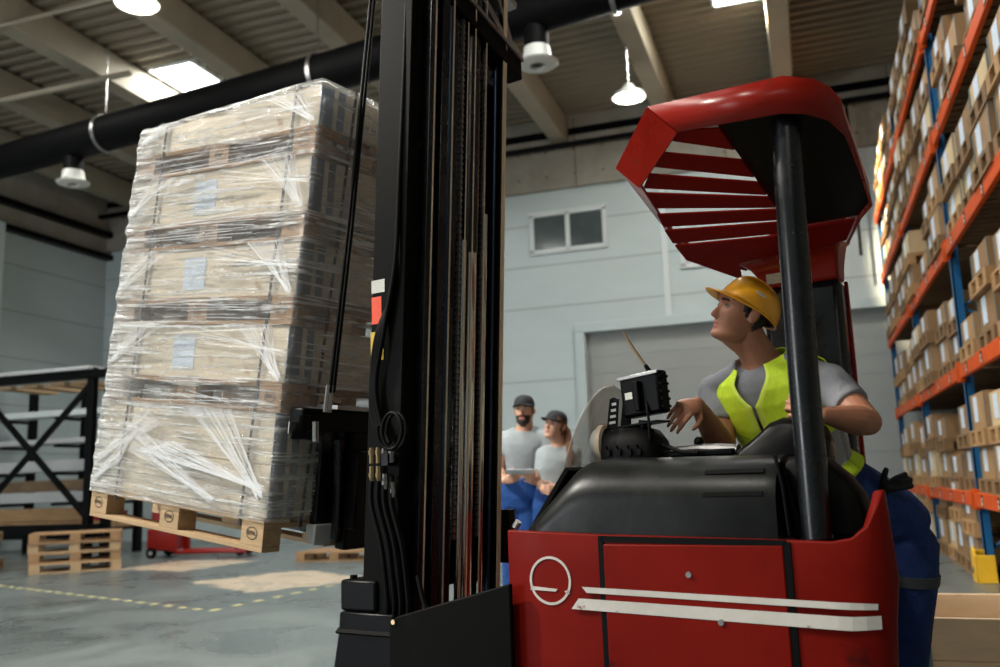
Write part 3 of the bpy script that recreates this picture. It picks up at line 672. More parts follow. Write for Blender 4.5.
b = MB().hexa([(1.0, .5, .93), (.84, .5, 1.145), (.84, -.35, 1.145), (1.0, -.35, .93)], [(1.015, .5, .945), (.855, .5, 1.16), (.855, -.35, 1.16), (1.015, -.35, .945)])
b.build('front_apron', M['matteblack'], T, bevel=.004)
b = MB(); b.tube([(.985, .60, .985), (1.0, .60, .965)], .012, 10); b.build('apron_bolt', M['steel'], T)
# padded flank behind the guard pillar
prof = [(.12, .92), (.135, 1.14), (.115, 1.168), (.06, 1.172), (.0, 1.15), (-.05, 1.105), (-.085, 1.05), (-.10, .99), (-.098, .93)]
b = MB(); rg = []
for y, s_ in ((.56, .90), (.575, .98)): pass
cxp, czp = .02, 1.0
for y, s_ in ((.505, .86), (.497, .92), (.47, .96), (.43, .97), (.37, .94), (.32, .8)):
    rg.append([(cxp+(x-cxp)*s_, y, max(.9, czp+(z-czp)*s_)) for x, z in prof])
b.rings(rg); b.build('rear_flank', M['rubber'], T, smooth=60)
# back rest bulge of the driver's compartment
b = MB(); rg = []
prof2 = [(.35, 1.16), (.33, 1.19), (.29, 1.215), (.25, 1.245), (.215, 1.275), (.17, 1.29), (.11, 1.285), (.06, 1.26), (.04, 1.20), (.04, 1.16)]
for y, s_ in ((.33, .8), (.315, .93), (.28, 1.0), (.20, 1.0), (.12, .92), (.09, .8)):
    rg.append([(.18+(x-.18)*s_, y, 1.16+(z-1.16)*s_) for x, z in prof2])
b.rings(rg); b.build('arm_pad', M['black'], T, smooth=60)
b = MB(); b.tube([(.56, .27, 1.2), (.47, .27, 1.205), (.40, .27, 1.20), (.33, .27, 1.185)], [.016, .014, .02, .03], 10, ell=((0, 1, 0), 1)); b.build('ledge', M['steel'], T)
b = MB(); b.box((.33, .22, 1.178), (.60, .32, 1.20)); b.build('ledge_base', M['black'], T, bevel=.006)
MB().ball((.465, .26, 1.228), .018, 14).tube([(.465, .26, 1.19), (.465, .26, 1.225)], .006, 8).build('control_knob', M['black'], T)
# control console with levers
b = MB(); rg = []
for x, w_, h_ in ((.79, .05, .04), (.785, .075, .075), (.77, .09, .10), (.72, .095, .112), (.66, .095, .112), (.61, .09, .10), (.585, .075, .07), (.575, .05, .03)):
    rg.append([(x, .29+w_*math.cos(a)*abs(math.cos(a))**-.45 if abs(math.cos(a)) > .01 else .29, 1.18+h_*max(0, math.sin(a))) for a in [2*PI*j/20 for j in range(20)]])
b.rings(rg); b.build('console', M['rubber'], T, smooth=50)
for x in (.745, .705, .665, .63):
    MB().box((x-.008, .385, 1.19), (x+.008, .392, 1.215)).tube([(x, .388, 1.21), (x+.004, .396, 1.226)], .004, 8).build('switch', M['black'], T, bevel=.003)
MB().tube([(.60, .30, 1.21), (.56, .33, 1.22), (.50, .34, 1.195), (.44, .34, 1.19)], .008, 8).build('cable', M['rubber'], T)
# monitor on a slotted bracket
mT = Matrix.Translation((.635, .30, 1.40)) @ Matrix.Rotation(R_(-14), 4, 'Z') @ Matrix.Rotation(R_(4), 4, 'Y')
b = MB(); b.box((-.085, -.03, -.075), (.085, .03, .075), 0, mT); mon = b.build('monitor', M['black'], T, bevel=.012)
b = MB(); b.box((-.088, .0302, .058), (.088, .036, .072), 0, mT); b.build('monitor_rim', M['steel'], mon, bevel=.004)
b = MB(); b.box((.03, .031, -.012), (.062, .033, .012), 0, mT); b.build('type_label', M['stickw'], mon)
b = MB(); b.box((-.01, .031, -.06), (.012, .052, .045), 0, mT); b.build('rear_rib', M['rubber'], mon, bevel=.004)
b = MB()
for k in range(5): b.box((-.089, -.024, -.058+k*.026), (-.0845, .024, -.050+k*.026), 0, mT)
b.build('cooling_rib', M['rubber'], mon)
b = MB(); b.box((-.07, -.032, -.06), (.07, -.0305, .06), 0, mT); b.build('screen', M['screen'], mon)
b = MB(); bz = -.10
b.box((-.07, -.03, bz-.006), (.14, .05, bz), 0, mT); arm = [(.10, -.10), (.145, -.10), (.118, .0), (.098, .004), (.080, -.005)]; b.prism(arm, 'y', .044, .05, 0, mT); b.prism(arm, 'y', -.03, -.024, 0, mT)
b.build('mount_bracket', M['black'], mon)
b = MB()
for k in range(4):
    z = -.088+k*.021; x = .104-(z+.1)*.18; b.box((x, .0502, z), (x+.028-k*.003, .052, z+.009), 0, mT)
b.build('bracket_slot', M['palegrey'], mon)
b = MB().tube([(.645, .3, 1.27), (.64, .3, 1.31)], .022, 14); b.build('monitor_foot', M['black'], mon)
b = MB().tube([(.60, .31, 1.46), (.605, .31, 1.472), (.622, .31, 1.50)], [.009, .009, .007], 10); an = b.build('antenna_base', M['black'], mon)
MB().tube([(.622, .31, 1.50), (.665, .31, 1.565), (.70, .31, 1.628)], [.0045, .0055, .003], 10).build('antenna_rod', M['brass'], an)
MB().tube([(.615, .335, 1.37), (.60, .36, 1.30), (.60, .36, 1.24), (.60, .33, 1.20)], .005, 8).build('monitor_cable', M['rubber'], mon)
# domed translucent windscreen in front of the console
b = MB(); rg = []; n = 20
for i in range(n+1):
    u_ = i/n; z = 1.16+.285*u_; hw = .20*math.sqrt(max(0, 1-(max(0, u_-.2)/.8)**2.2)); row = []
    for j in range(17):
        s_ = -1+2*j/16; row.append((.885+.045*(1-s_*s_)-.11*u_, .25+hw*s_, z))
    rg.append(row)
vs = [p for r in rg for p in r]; fs = [(i*17+j, i*17+j+1, (i+1)*17+j+1, (i+1)*17+j) for i in range(n) for j in range(16)]
b.add(vs, fs); ws = b.build('windscreen', M['clear'], T, smooth=60); sm = ws.modifiers.new('s', 'SOLIDIFY'); sm.thickness = .004
b = MB(); b.lathe([(.058, -.015), (.07, -.01), (.07, .01), (.058, .015), (.05, 0)], seg=28, ring=True, T=Matrix.Translation((.80, .30, 1.235)) @ Matrix.Rotation(PI/2, 4, 'Y')); b.build('dial_rim', M['beige'], T)
b = MB(); b.tube([(.805, .30, 1.235), (.83, .30, 1.235)], .055, 24); b.build('dial_body', M['palegrey'], T)
# front guard pillar
b = MB().tube([(.028, .555, .93), (.028, .555, 1.4), (.022, .552, 1.9), (.014, .55, 2.165)], .043, 24); b.build('guard_pillar', M['glossblack'], T, smooth=60)
b = MB().tube([(.13, .555, 1.165), (.11, .57, 1.08), (.10, .575, .94)], .006, 8); b.build('pillar_cable', M['black'], T)

# overhead guard: a plate falling gently to the far side, skirts, slats, black lining
def zp_(y, z0): return z0+.2*(y-.6)
top_ = [(.403, .674), (-.013, .649), (-.083, .598), (-.112, .54), (-.125, .466), (-.108, .2), (-.091, -.072), (-.04, -.17), (.04, -.33)]
low_ = [(.311, .668), (.009, .633), (-.052, .603), (-.105, .54), (-.128, .435), (-.118, .2), (-.100, -.05), (-.046, -.13), (.04, -.32)]
b = MB(); vs = []; n = len(top_)
for (x, y), (u, v) in zip(top_, low_): vs += [(x, y, zp_(y, 2.252)), (u, v, zp_(v, 2.15))]
b.add(vs, [(2*i, 2*i+1, 2*i+3, 2*i+2) for i in range(n-1)])
g = b.build('guard_skirt', M['redguard'], T, smooth=25); sm = g.modifiers.new('s', 'SOLIDIFY'); sm.thickness = .008; sm.offset = 1
b = MB(); E_, F_, G_ = (.654, .380), (.677, -.286), (.509, -.567)
El, Fl, Gl = (.559, .40), (.655, -.28), (.50, -.545)
tz = lambda p: (p[0], p[1], zp_(p[1], 2.252)); lz = lambda p: (p[0], p[1], zp_(p[1], 2.15))
b.add([tz(top_[0]), lz(low_[0]), tz(E_), lz(El)], [(0, 1, 3, 2)])
g2 = b.build('front_visor', M['redguard'], g, smooth=0); sm = g2.modifiers.new('s', 'SOLIDIFY'); sm.thickness = .008; sm.offset = 1
b = MB(); b.add([tz(E_), lz(El), tz(F_), (Fl[0]+.01, Fl[1], zp_(Fl[1], 2.185)), tz(G_), (Gl[0], Gl[1], zp_(Gl[1], 2.20))], [(0, 1, 3, 2), (2, 3, 5, 4)])
g3 = b.build('side_rim', M['redguard'], g, smooth=0); sm = g3.modifiers.new('s', 'SOLIDIFY'); sm.thickness = .008; sm.offset = 1
bars = [((.313, .665), (.358, .626), (.196, .625), (.196, .488)), ((.406, .567), (.466, .496), (.196, .418), (.196, .296)), ((.501, .457), (.558, .378), (.196, .257), (.196, .160)),
        ((.563, .339), (.585, .225), (.196, .142), (.196, .057)), ((.597, .175), (.615, .072), (.196, .042), (.196, -.046)), ((.625, .04), (.64, -.075), (.196, -.065), (.196, -.16)), ((.642, -.10), (.652, -.24), (.196, -.18), (.196, -.30))]
for (a, c, d, e) in bars:
    lo = [(p[0], p[1], zp_(p[1], 2.155)) for p in (a, c, e, d)]; b = MB().hexa(lo, [(x, y, z+.006) for x, y, z in lo]); b.build('guard_slat', M['redmatte'], g, smooth=0)
lo = [(p[0], p[1], zp_(p[1], 2.158)) for p in ((.655, -.25), (.515, -.53), (.47, -.36), (.10, -.31), (.04, -.31), (-.03, -.15), (.196, -.15))]
MB().hexa(lo, [(x, y, z+.008) for x, y, z in lo]).build('rear_plate', M['redmatte'], g, smooth=0)
lo = [(p[0], p[1], zp_(p[1], 2.168)) for p in ((.20, .640), (.009, .630), (-.05, .600), (-.10, .54), (-.122, .435), (-.112, .2), (-.095, -.05), (-.045, -.14), (.20, -.14))]
MB().hexa(lo, [(x, y, z+.01) for x, y, z in lo]).build('black_lining', M['rubber'], g, smooth=0)
lo = [(p[0], p[1], zp_(p[1], 2.24)) for p in ((.20, .655), (-.013, .645), (-.083, .594), (-.12, .466), (-.088, -.072), (-.03, -.18), (.05, -.34), (.20, -.34))]
MB().hexa(lo, [(x, y, z+.008) for x, y, z in lo]).build('roof_plate', M['redguard'], g, smooth=0)
# rear column with red neck
neck = [(.53, 2.02), (.485, 1.985), (.45, 1.95), (.43, 1.92), (.418, 1.90), (.415, 1.865), (.105, 1.865), (.100, 1.94), (.09, 1.975), (.07, 2.01), (.05, 2.04)]
b = MB(); rg = []
for z, xl, xr, yf in ((1.862, .415, .105, -.435), (1.91, .425, .103, -.43), (1.945, .448, .098, -.415), (1.968, .490, .085, -.375), (1.984, .54, .06, -.31)):
    rg.append([(xl, -.555, z+(.04 if z > 1.95 else 0)), (xl, yf, z), (xr, yf, z), (xr, -.555, z+(.04 if z > 1.95 else 0))])
b.rings(rg); col = b.build('rear_column', M['redguard'], T, bevel=.012, smooth=40, seg=3)
b = MB().box((.102, -.55, .12), (.413, -.435, 1.863)); b.build('column_cover', M['glossblack'], col, bevel=.03, smooth=40, seg=4)
b = MB().box((.094, -.56, .9), (.108, -.535, 1.865)); b.build('column_edge', M['redguard'], col, bevel=.004)
b = MB().box((.235, -.43, 1.875), (.385, -.427, 1.985)); pl = b.build('data_plate', M['plate'], col, smooth=0)
b = MB()
for x in (.245, .375):
    for z in (1.884, 1.976): b.tube([(x, -.427, z), (x, -.424, z)], .0035, 8)
b.build('rivet', M['steel'], pl)

# mast
def mz(z): return -(z-.78)*.057
def rail(m_, x0, x1, y0, y1, z0, z1, k=0):
    m_.hexa([(x0+mz(z0), y0, z0), (x1+mz(z0), y0, z0), (x1+mz(z0), y1, z0), (x0+mz(z0), y1, z0)], [(x0+mz(z1), y0, z1), (x1+mz(z1), y0, z1), (x1+mz(z1), y1, z1), (x0+mz(z1), y1, z1)], k); return m_
def rod(m_, x, y, r, z0, z1, k=0): m_.tube([(x+mz(z0), y, z0), (x+mz(z1), y, z1)], r, 18, k); return m_
b = MB(); rail(b, 1.50, 1.66, .60, .615, .60, 3.9); rail(b, 1.50, 1.515, .545, .60, .60, 3.9); rail(b, 1.645, 1.66, .545, .60, .6, 3.9)
mast = b.build('mast_channel', M['matteblack'], T, bevel=.004)
b = MB(); rail(b, 1.50, 1.66, -.052, -.04, .60, 3.9); rail(b, 1.50, 1.515, -.04, -.025, .60, 3.9); rail(b, 1.645, 1.66, -.04, -.025, .6, 3.9); b.build('mast_channel', M['matteblack'], T, bevel=.004)
ZT = 3.85
for y0, y1, m_ in ((.485, .53, 'glossblack'), (.405, .45, 'glossblack')):
    b = MB(); rail(b, 1.47, 1.63, y0, y1, .66, ZT); b.build('inner_rail', M[m_], T, bevel=.004)
for y0, y1, x0, m_ in ((-.022, .000, 1.47, 'edge'), (.498, .504, 1.466, 'edge'), (.374, .380, 1.468, 'edge'), (.215, .220, 1.47, 'edge'), (.262, .266, 1.475, 'edge'), (.124, .128, 1.475, 'edge'), (-.024, -.019, 1.468, 'edge'), (-.054, -.050, 1.494, 'edge')):  # tan rail face, and pale strips that paint highlights on the mast
    b = MB(); rail(b, x0, x0+(.003 if m_ == 'edge' else .01), y0, y1, .6, 3.5); b.build('rail_highlight_strip', M[m_], T)
for x, y, r, z0, z1, m_ in ((1.52, .165, .030, .6, 2.07, 'chrome'), (1.53, .165, .042, 2.07, ZT, 'glossblack'), (1.50, .36, .02, .6, ZT, 'blue_steel'), (1.50, .085, .011, .6, 2.25, 'chrome'), (1.49, .255, .013, .6, 2.1, 'chrome'), (1.53, -.028, .010, .6, ZT, 'blue_steel'), (1.53, .30, .03, .6, ZT, 'glossblack'), (1.56, .05, .028, .6, ZT, 'black')):
    b = MB(); rod(b, x, y, r, z0, z1); b.build('lift_rod', M[m_], T, smooth=60)
for x, y in ((1.485, .285), (1.50, .10), (1.50, .455)):   # leaf chains
    b = MB(); z = .9
    while z < 3.2:
        rail(b, x, x+.012, y-.006, y+.006, z, z+.022); rail(b, x-.002, x+.014, y-.009, y+.009, z+.005, z+.011); z += .026
    b.build('lift_chain', M['steel'] if y != .455 else M['black'], T, smooth=0)
for z0, z1 in ((1.5, 3.85),):
    b = MB(); rail(b, 1.68, 1.69, -.05, .54, z0, z1); b.build('mast_back_plate', M['black'], T)
b = MB(); rail(b, 1.66, 1.67, -.05, .33, .7, 1.5); b.build('mast_back_plate', M['black'], T)
for z in (2.35,): b = MB(); rail(b, 1.60, 1.64, -.05, .53, z, z+.12); b.build('mast_crossbar', M['black'], T)
# crosshead with triangular bracing
b = MB().hexa([(1.34, -.15, 2.93), (1.42, -.15, 2.93), (1.42, .62, 3.13), (1.34, .62, 3.13)], [(1.34, -.15, 3.03), (1.42, -.15, 3.03), (1.42, .62, 3.24), (1.34, .62, 3.24)]); ch = b.build('crosshead', M['matteblack'], T, bevel=.006)
MB().hexa([(1.33, -.15, 3.015), (1.34, -.15, 3.015), (1.34, .62, 3.225), (1.33, .62, 3.225)], [(1.33, -.15, 3.035), (1.34, -.15, 3.035), (1.34, .62, 3.245), (1.33, .62, 3.245)]).build('crosshead_flange', M['steel'], ch)
def bar(a, c, w_, h_):
    a = Vector(a); c = Vector(c); d = (c-a).normalized(); s_ = d.cross(Vector((1, 0, 0))).normalized()*w_/2; u = Vector((1, 0, 0))*h_
    return [a-s_, a+s_, c+s_, c-s_], [a-s_+u, a+s_+u, c+s_+u, c-s_+u]
for a, c in (((1.36, -.13, 3.03), (1.36, .08, 3.48)), ((1.36, -.12, 3.05), (1.36, .35, 3.40)), ((1.36, -.16, 3.31), (1.36, .3, 3.38))):
    MB().hexa(*bar(a, c, .035, .05)).build('crosshead_brace', M['steel'], ch, bevel=.003)
b = MB(); rail(b, 1.52, 1.55, -.10, -.08, 3.0, 3.6); b.build('crosshead_post', M['matteblack'], ch, bevel=.003)
b = MB(); b.box((1.40, .0, 2.86), (1.47, .30, 2.90)); b.tube([(1.42, .02, 2.92), (1.42, .14, 2.92)], .03, 16); b.build('chain_anchor', M['blue_steel'], ch, bevel=.004)
# hoses over the near rail
def smoothpath(pts, n=8):
    pts = [Vector(p) for p in pts]; out = []
    for i in range(len(pts)-1):
        p0 = pts[max(i-1, 0)]; p1 = pts[i]; p2 = pts[i+1]; p3 = pts[min(i+2, len(pts)-1)]
        for k in range(n):
            t_ = k/n; out.append(.5*((2*p1)+(p2-p0)*t_+(2*p0-5*p1+4*p2-p3)*t_*t_+(3*p1-p0-3*p2+p3)*t_**3))
    return out+[pts[-1]]
for k_ in range(4):
    o_ = k_*.022
    MB().tube(smoothpath([(1.40+o_*.3, .60-o_, 3.3), (1.42+o_*.3, .61-o_, 2.8), (1.45, .62-o_, 2.3), (1.47, .63-o_, 1.95), (1.52+o_*.4, .64, 1.7), (1.565+o_*.3, .64, 1.5), (1.545+o_*.5, .64, 1.36), (1.50, .64, 1.27)]), .0095, 8).build('hydraulic_hose', M['rubber'], T, smooth=60)
ring = [(1.452+.05*math.cos(a), .655+.004*a, 1.31+.066*math.sin(a)) for a in [i*.3 for i in range(44)]]
MB().tube(ring, .0065, 8).build('hose_coil', M['rubber'], T, smooth=60)
for i, (px_, m_) in enumerate(((1.592, 'brass'), (1.560, 'brass'), (1.530, 'steel'), (1.497, 'steel'))):
    for z0, z1, r in ((1.20, 1.258, .0095), (1.232, 1.248, .0125), (1.135-.03*max(0, i-1), 1.19-.03*max(0, i-1), .010), (1.15-.03*max(0, i-1), 1.165-.03*max(0, i-1), .0125)):
        MB().tube([(px_, .635, z0), (px_, .635, z1)], r, 6).build('hose_fitting', M[m_], T)
    MB().tube(smoothpath([(px_, .635, 1.15), (px_-.0, .64, 1.05), (px_-.045, .64, .9), (px_-.06, .63, .72), (px_-.05, .62, .66)]), .009, 8).build('hydraulic_hose', M['rubber'], T, smooth=60)
MB().box((1.505, .616, 1.19), (1.535, .65, 1.235)).build('hose_clamp', M['black'], T)
MB().tube(smoothpath([(1.40, .62, .8), (1.37, .63, .72), (1.33, .64, .62), (1.33, .64, .4)]), .009, 8).build('hydraulic_hose', M['rubber'], T, smooth=60)
# stickers on the mast
for z0, z1, x0, x1, m_, nm in ((1.845, 1.895, 1.535, 1.60, 'stickw', 'white_sticker'), (1.725, 1.83, 1.552, 1.60, 'stickr', 'red_sticker'), (1.585, 1.695, 1.545, 1.607, 'sticky', 'yellow_sticker')):
    MB().box((x0, .6155, z0), (x1, .617, z1)).build(nm, M[m_], mast, smooth=0)
# mast foot, near leg plate, straddle legs
b = MB().box((1.585, .42, .665), (1.76, .63, .778)); b.build('mast_foot', M['black'], T, bevel=.012)
for x in (1.61, 1.735): MB().tube([(x, .58, .765), (x, .58, .79)], .014, 6).build('foot_bolt', M['rubber'], T)
b = MB().prism([(1.50, .1), (1.82, .1), (1.80, .42), (1.765, .595), (1.76, .664), (1.50, .664)], 'y', .42, .635); b.build('leg_head', M['black'], T, bevel=.01)
b = MB().hexa([(1.5, .63, .595), (1.768, .63, .595), (1.768, .64, .585), (1.5, .64, .585)], [(1.5, .63, .607), (1.768, .63, .607), (1.768, .648, .592), (1.5, .648, .592)]); b.build('leg_ledge', M['matteblack'], T)
b = MB().prism([(.99, .1), (1.50, .1), (1.50, .63), (1.485, .652), (1.46, .665), (.99, .79)], 'y', .642, .662); lp = b.build('leg_plate', M['matteblack'], T, bevel=.006)
MB().tube([(1.475, .655, .645), (1.475, .67, .645)], .009, 8).build('plate_bolt', M['brass'], lp)
for y in (.50, -.60):
    b = MB().box((1.0, y, .1), (2.75, y+.1, .3)); lg = b.build('straddle_leg', M['black'], T, bevel=.01)
    MB().tube([(2.62, y-.02, .12), (2.62, y+.12, .12)], .12, 24).build('load_wheel', M['rubber'], lg)
b = MB().box((.98, -.6, .1), (1.6, .6, .35)); b.build('mast_cradle', M['black'], T)
MB().box((1.44, -.11, .78), (1.50, -.06, 1.0)).build('far_bracket', M['black'], T, bevel=.004)

# carriage and forks, tilted with the load
LT = TM @ Matrix.Translation((2.375, .45, .85)) @ Matrix.Rotation(R_(-2.5), 4, 'Z') @ Matrix.Rotation(R_(-7.2), 4, 'Y')
LTl = TM.inverted() @ LT
def tilt(mb_): mb_.v = [tuple(LTl @ Vector(v)) for v in mb_.v]; return mb_
b = MB().box((-.13, -.80, .0), (-.065, -.36, .60)); b.box((-.15, -.80, .53), (-.065, -.03, .63)); b.box((-.20, -.70, .1), (-.13, -.34, .45))
car = tilt(b).build('fork_carriage', M['black'], T, bevel=.01)
tilt(MB().box((-.22, -.45, .633), (-.10, -.16, .65))).build('carriage_top_plate', M['steel'], car)
tilt(MB().tube([(-.09, -.34, .05), (-.10, -.33, .2), (-.12, -.28, .5)], .022, 10)).build('side_shift_cylinder', M['glossblack'], car)
b = MB().box((-.16, -.02, .52), (-.155, .05, .57)); tilt(b).build('carriage_plate', M['steel'], car)
tilt(MB().tube([(-.16, -.02, .53), (-.16, -.02, .60)], .03, 14).tube([(-.19, -.06, .52), (-.14, .02, .52)], .024, 12)).build('hose_pulley', M['rubber'], car)
for y in (-.345, -.68):
    f = tilt(MB().box((-.055, y, .06), (-.012, y+.10, .66)).hexa([(-.012, y, .072), (-.012, y+.10, .072), (1.15, y+.12-.03, .085), (1.15, y+.01, .085)], [(-.012, y, .108), (-.012, y+.10, .108), (1.15, y+.09, .095), (1.15, y+.01, .095)])).build('fork', M['glossblack'], T, bevel=.006)
    tilt(MB().hexa([(-.06, y-.004, .02), (-.0, y-.004, .04), (-.0, y+.104, .04), (-.06, y+.104, .02)], [(-.06, y-.004, .115), (-.0, y-.004, .112), (-.0, y+.104, .112), (-.06, y+.104, .115)])).build('fork_heel', M['palegrey'], f, bevel=.006)
for o_ in (0, .022):
    MB().tube([(1.93, .50-o_, 1.50), (1.915, .40-o_, 2.2), (1.90, .245-o_, 3.36), (1.89, .16-o_, 4.0)], .0085, 8).build('carriage_hose', M['rubber'], T, smooth=60)
    MB().tube([(1.94, .515-o_, 1.42), (1.932, .505-o_, 1.53)], .0095, 6).build('hose_end', M['steel'], T)
MB().tube([(1.95, .56, 1.38), (1.95, .56, 1.30)], .012, 8).build('pin', M['steel'], car)

# ------------------------------------------------------------------ the wrapped load
LL, LW = 1.34, .82
LEAN = -.062      # the stack has shifted a little towards the mast
def lean(mb_):
    mb_.v = [(x+LEAN*z, y, z) for x, y, z in mb_.v]; return mb_
tiers = [(0, .144, .60), (.60, .13, .985), (.985, .13, 1.36), (1.36, .13, 1.74), (1.74, .13, 2.06)]
NM = ['bottom', 'second', 'middle', 'fourth', 'top']
def place(o, z, dx=0, dy=0, rz=0): o.matrix_world = LT @ Matrix.Translation((dx+LEAN*z, dy, z)) @ Matrix.Rotation(rz, 4, 'Z'); return o
def stampmark(parent, x, z, s_, y0=.0012):
    Mx = Matrix.Translation((x, y0, z)) @ Matrix.Rotation(PI, 4, 'Z') @ Matrix.Rotation(PI/2, 4, 'X')
    b = MB(); n = 28; r1, r2 = s_*1.0, s_*.87; vs = []
    for j in range(n):
        a = 2*PI*j/n
        for r in (r1, r2): vs.append(Mx @ Vector((r*math.cos(a), r*.78*math.sin(a), 0)))
    b.add(vs, [(2*j, 2*j+1, (2*j+3) % (2*n), (2*j+2) % (2*n)) for j in range(n)]); 
    o = b.build('stamp_ring', M['ink'], parent, smooth=0); text_mesh('stamp_text', 'EPAL', s_*.72, M['ink'], parent, Mx)
for i, (z0, hp, z1) in enumerate(tiers):
    bm_ = pallet_mb(LL, LW, hp); bm_.v = [(x, y-LW, z) for x, y, z in bm_.v]
    o = bm_.build('euro_pallet', M['wood'] if i == 0 else M['wood2'], None, bevel=.002, smooth=0)
    place(o, z0, 0, 0, 0)
    tag(o, ['bottom pallet of the wrapped load, resting on the forks, its blocks uncovered', 'second pallet from below in the wrapped load, on the tallest crate', 'middle pallet of the wrapped load, under film', 'fourth pallet from below in the wrapped load, showing an oval stamp', 'topmost pallet inside the wrapped load'][i], 'pallet', 'pallets of the wrapped load')
    for x in ((.0725, LL/2, LL-.0725) if i == 0 else (.0725, LL/2)): stampmark(o, x, hp*.53, .036 if x < .1 or i == 0 else .03)
    H = z1-z0-hp-.002; b = MB(); n = 1 if H < .3 else 2; h = H/n; e = .012
    for k in range(n):
        za, zb = k*h+.0015, (k+1)*h-.0015
        b.box((e, -.032, za), (LL-e, -e, zb)); b.box((e, -LW+e, za), (LL-e, -LW+.032, zb)); b.box((e, -LW+.033, za), (e+.02, -.033, zb)); b.box((LL-e-.02, -LW+.033, za), (LL-e, -.033, zb))
    b.box((e+.002, -LW+e+.002, H-.012), (LL-e-.002, -e-.002, H-.0005))
    if i == 4: b.v = [(x, y, z-max(0, z/H)*max(0, x-.1)*.05) for x, y, z in b.v]
    c = b.build('pallet_crate', M['ply'], None, bevel=.0015, smooth=0); place(c, z0+hp+.001)
    tag(c, ['tallest pale wooden crate at the bottom of the wrapped load', 'second pale crate from below in the wrapped load, with a paper label', 'middle pale crate of the wrapped load, with a paper label', 'fourth pale crate from below in the wrapped load', 'topmost crate of the wrapped load, under bunched film'][i], 'crate', 'crates of the wrapped load')
    for x0, x1, y0, y1 in ((e-.0035, e, -.09, -e), (e-.0035, e, -.16, -.12)):
        MB().box((x0, y0, .004), (x1, y1, H-.004)).build('corner_iron', M['hinge'], c)
    if i in (0, 1, 2, 3):
        w_, hh = .17, H*.66 if i else .2
        if i: MB().box((.66, -e, H*.16), (.66+w_, -e+.002, H*.16+hh)).build('paper_label', M['paper'], c, smooth=0)
for nm, x in (('near', .165), ('far', 1.13)):
    b = MB(); z0, z1 = .122, 2.066; w_ = .008; t_ = .0022
    for (a, c) in (((-.002, z0), (.0015, z1)),): 
        b.box((x-w_, .002, z0-.02), (x+w_, .0045, z1)); b.box((x-w_, -LW-.0045, z0-.02), (x+w_, -LW-.002, z1)); b.box((x-w_, -LW-.0045, z1), (x+w_, .0045, z1+.003)); sl = .05*max(0, x-.1); b.v = [(p, q, u-sl if u > 1.9 else u) for p, q, u in b.v]
    o = lean(b).build('strapping_band', M['strap'], None, smooth=0); o.matrix_world = LT
    tag(o, 'black strapping band round the wrapped load near its %s' % ('corner by the mast' if nm == 'near' else 'outer left edge'), 'strap', 'strapping bands on the load')
b = MB(); y = -.20; b.box((-.0045, y-.008, .1), (-.002, y+.008, 2.066)); b.box((LL+.002, y-.008, .1), (LL+.0045, y+.008, 2.0)); b.hexa([(-.0045, y-.008, 2.0702), (LL+.0045, y-.008, 2.0042), (LL+.0045, y+.008, 2.0042), (-.0045, y+.008, 2.0702)], [(-.0045, y-.008, 2.073), (LL+.0045, y-.008, 2.007), (LL+.0045, y+.008, 2.007), (-.0045, y+.008, 2.073)])
o = lean(b).build('strapping_band', M['strap'], None, smooth=0); o.matrix_world = LT; tag(o, 'black strapping band running lengthwise down the shaded end of the load', 'strap', 'strapping bands on the load')
# stretch film: wrinkled tube with a closed top
b = MB(); NZ, rg = 150, []
x0, x1, y0, y1, rr = -.010, LL+.012, -LW-.012, .012, .025
per = []
def seg_(a, c, n): return [(a[0]+(c[0]-a[0])*i/n, a[1]+(c[1]-a[1])*i/n) for i in range(n)]
per += seg_((x0+rr, y1), (x1-rr, y1), 70)+[(x1-rr+rr*math.sin(a), y1-rr+rr*math.cos(a)) for a in (0, .4, .8, 1.2)]+seg_((x1, y1-rr), (x1, y0+rr), 30)+[(x1-rr+rr*math.cos(a), y0+rr-rr*math.sin(a)) for a in (0, .4, .8, 1.2)]
per += seg_((x1-rr, y0), (x0+rr, y0), 40)+[(x0+rr-rr*math.sin(a), y0+rr-rr*math.cos(a)) for a in (0, .4, .8, 1.2)]+seg_((x0, y0+rr), (x0, y1-rr), 40)+[(x0+rr-rr*math.cos(a), y1-rr+rr*math.sin(a)) for a in (0, .4, .8, 1.2)]
gaps = [(.60, .73), (.985, 1.115), (1.36, 1.49), (1.74, 1.87)]
cx_, cy_ = LL/2, -LW/2
for i in range(NZ+1):
    z = .132+(2.078-.132)*i/NZ; row = []
    for (x, y) in per:
        nx, ny = (1 if x >= x1-.001 else -1 if x <= x0+.001 else 0), (1 if y >= y1-.001 else -1 if y <= y0+.001 else 0)
        s_ = x-y; d = noise.noise(Vector((s_*3.0, z*26, 1)))*.0055+noise.noise(Vector((s_*9, z*40+s_*6, 4)))*.0035+noise.noise(Vector((s_*22, z*22, 9)))*.002
        for ga, gb in gaps:
            if ga < z < gb: d -= .006*math.sin(PI*(z-ga)/(gb-ga))
        v = Vector((x-cx_, y-cy_)); edge = 1.0
        # bunched, bulging film down the outer end
        if x > x1-.06: d += .012*noise.noise(Vector((z*18, y*8, 3)))+.008
        zz = z
        if i > NZ-3: d -= .006*(i-NZ+3)
        nrm = Vector((nx, ny)).normalized() if (nx or ny) else v.normalized()
        zz -= min(1, max(0, (z-1.87)/.19))*.05*max(0, x-.1)
        row.append((x+nrm.x*(d+.004), y+nrm.y*(d+.004), zz))
    rg.append(row)
b.rings(rg, cap=False); topc = [(x, y, z) for x, y, z in rg[-1]]
o = len(b.v); b.v.append((cx_, cy_, 2.078)); m0 = o-len(per)
for j in range(len(per)): b.f.append([m0+j, m0+(j+1) % len(per), o]); b.m.append(0)
wrap = lean(b).build('stretch_wrap', M['film'], None, smooth=180); wrap.matrix_world = LT
rf = random.Random(5); b = MB()
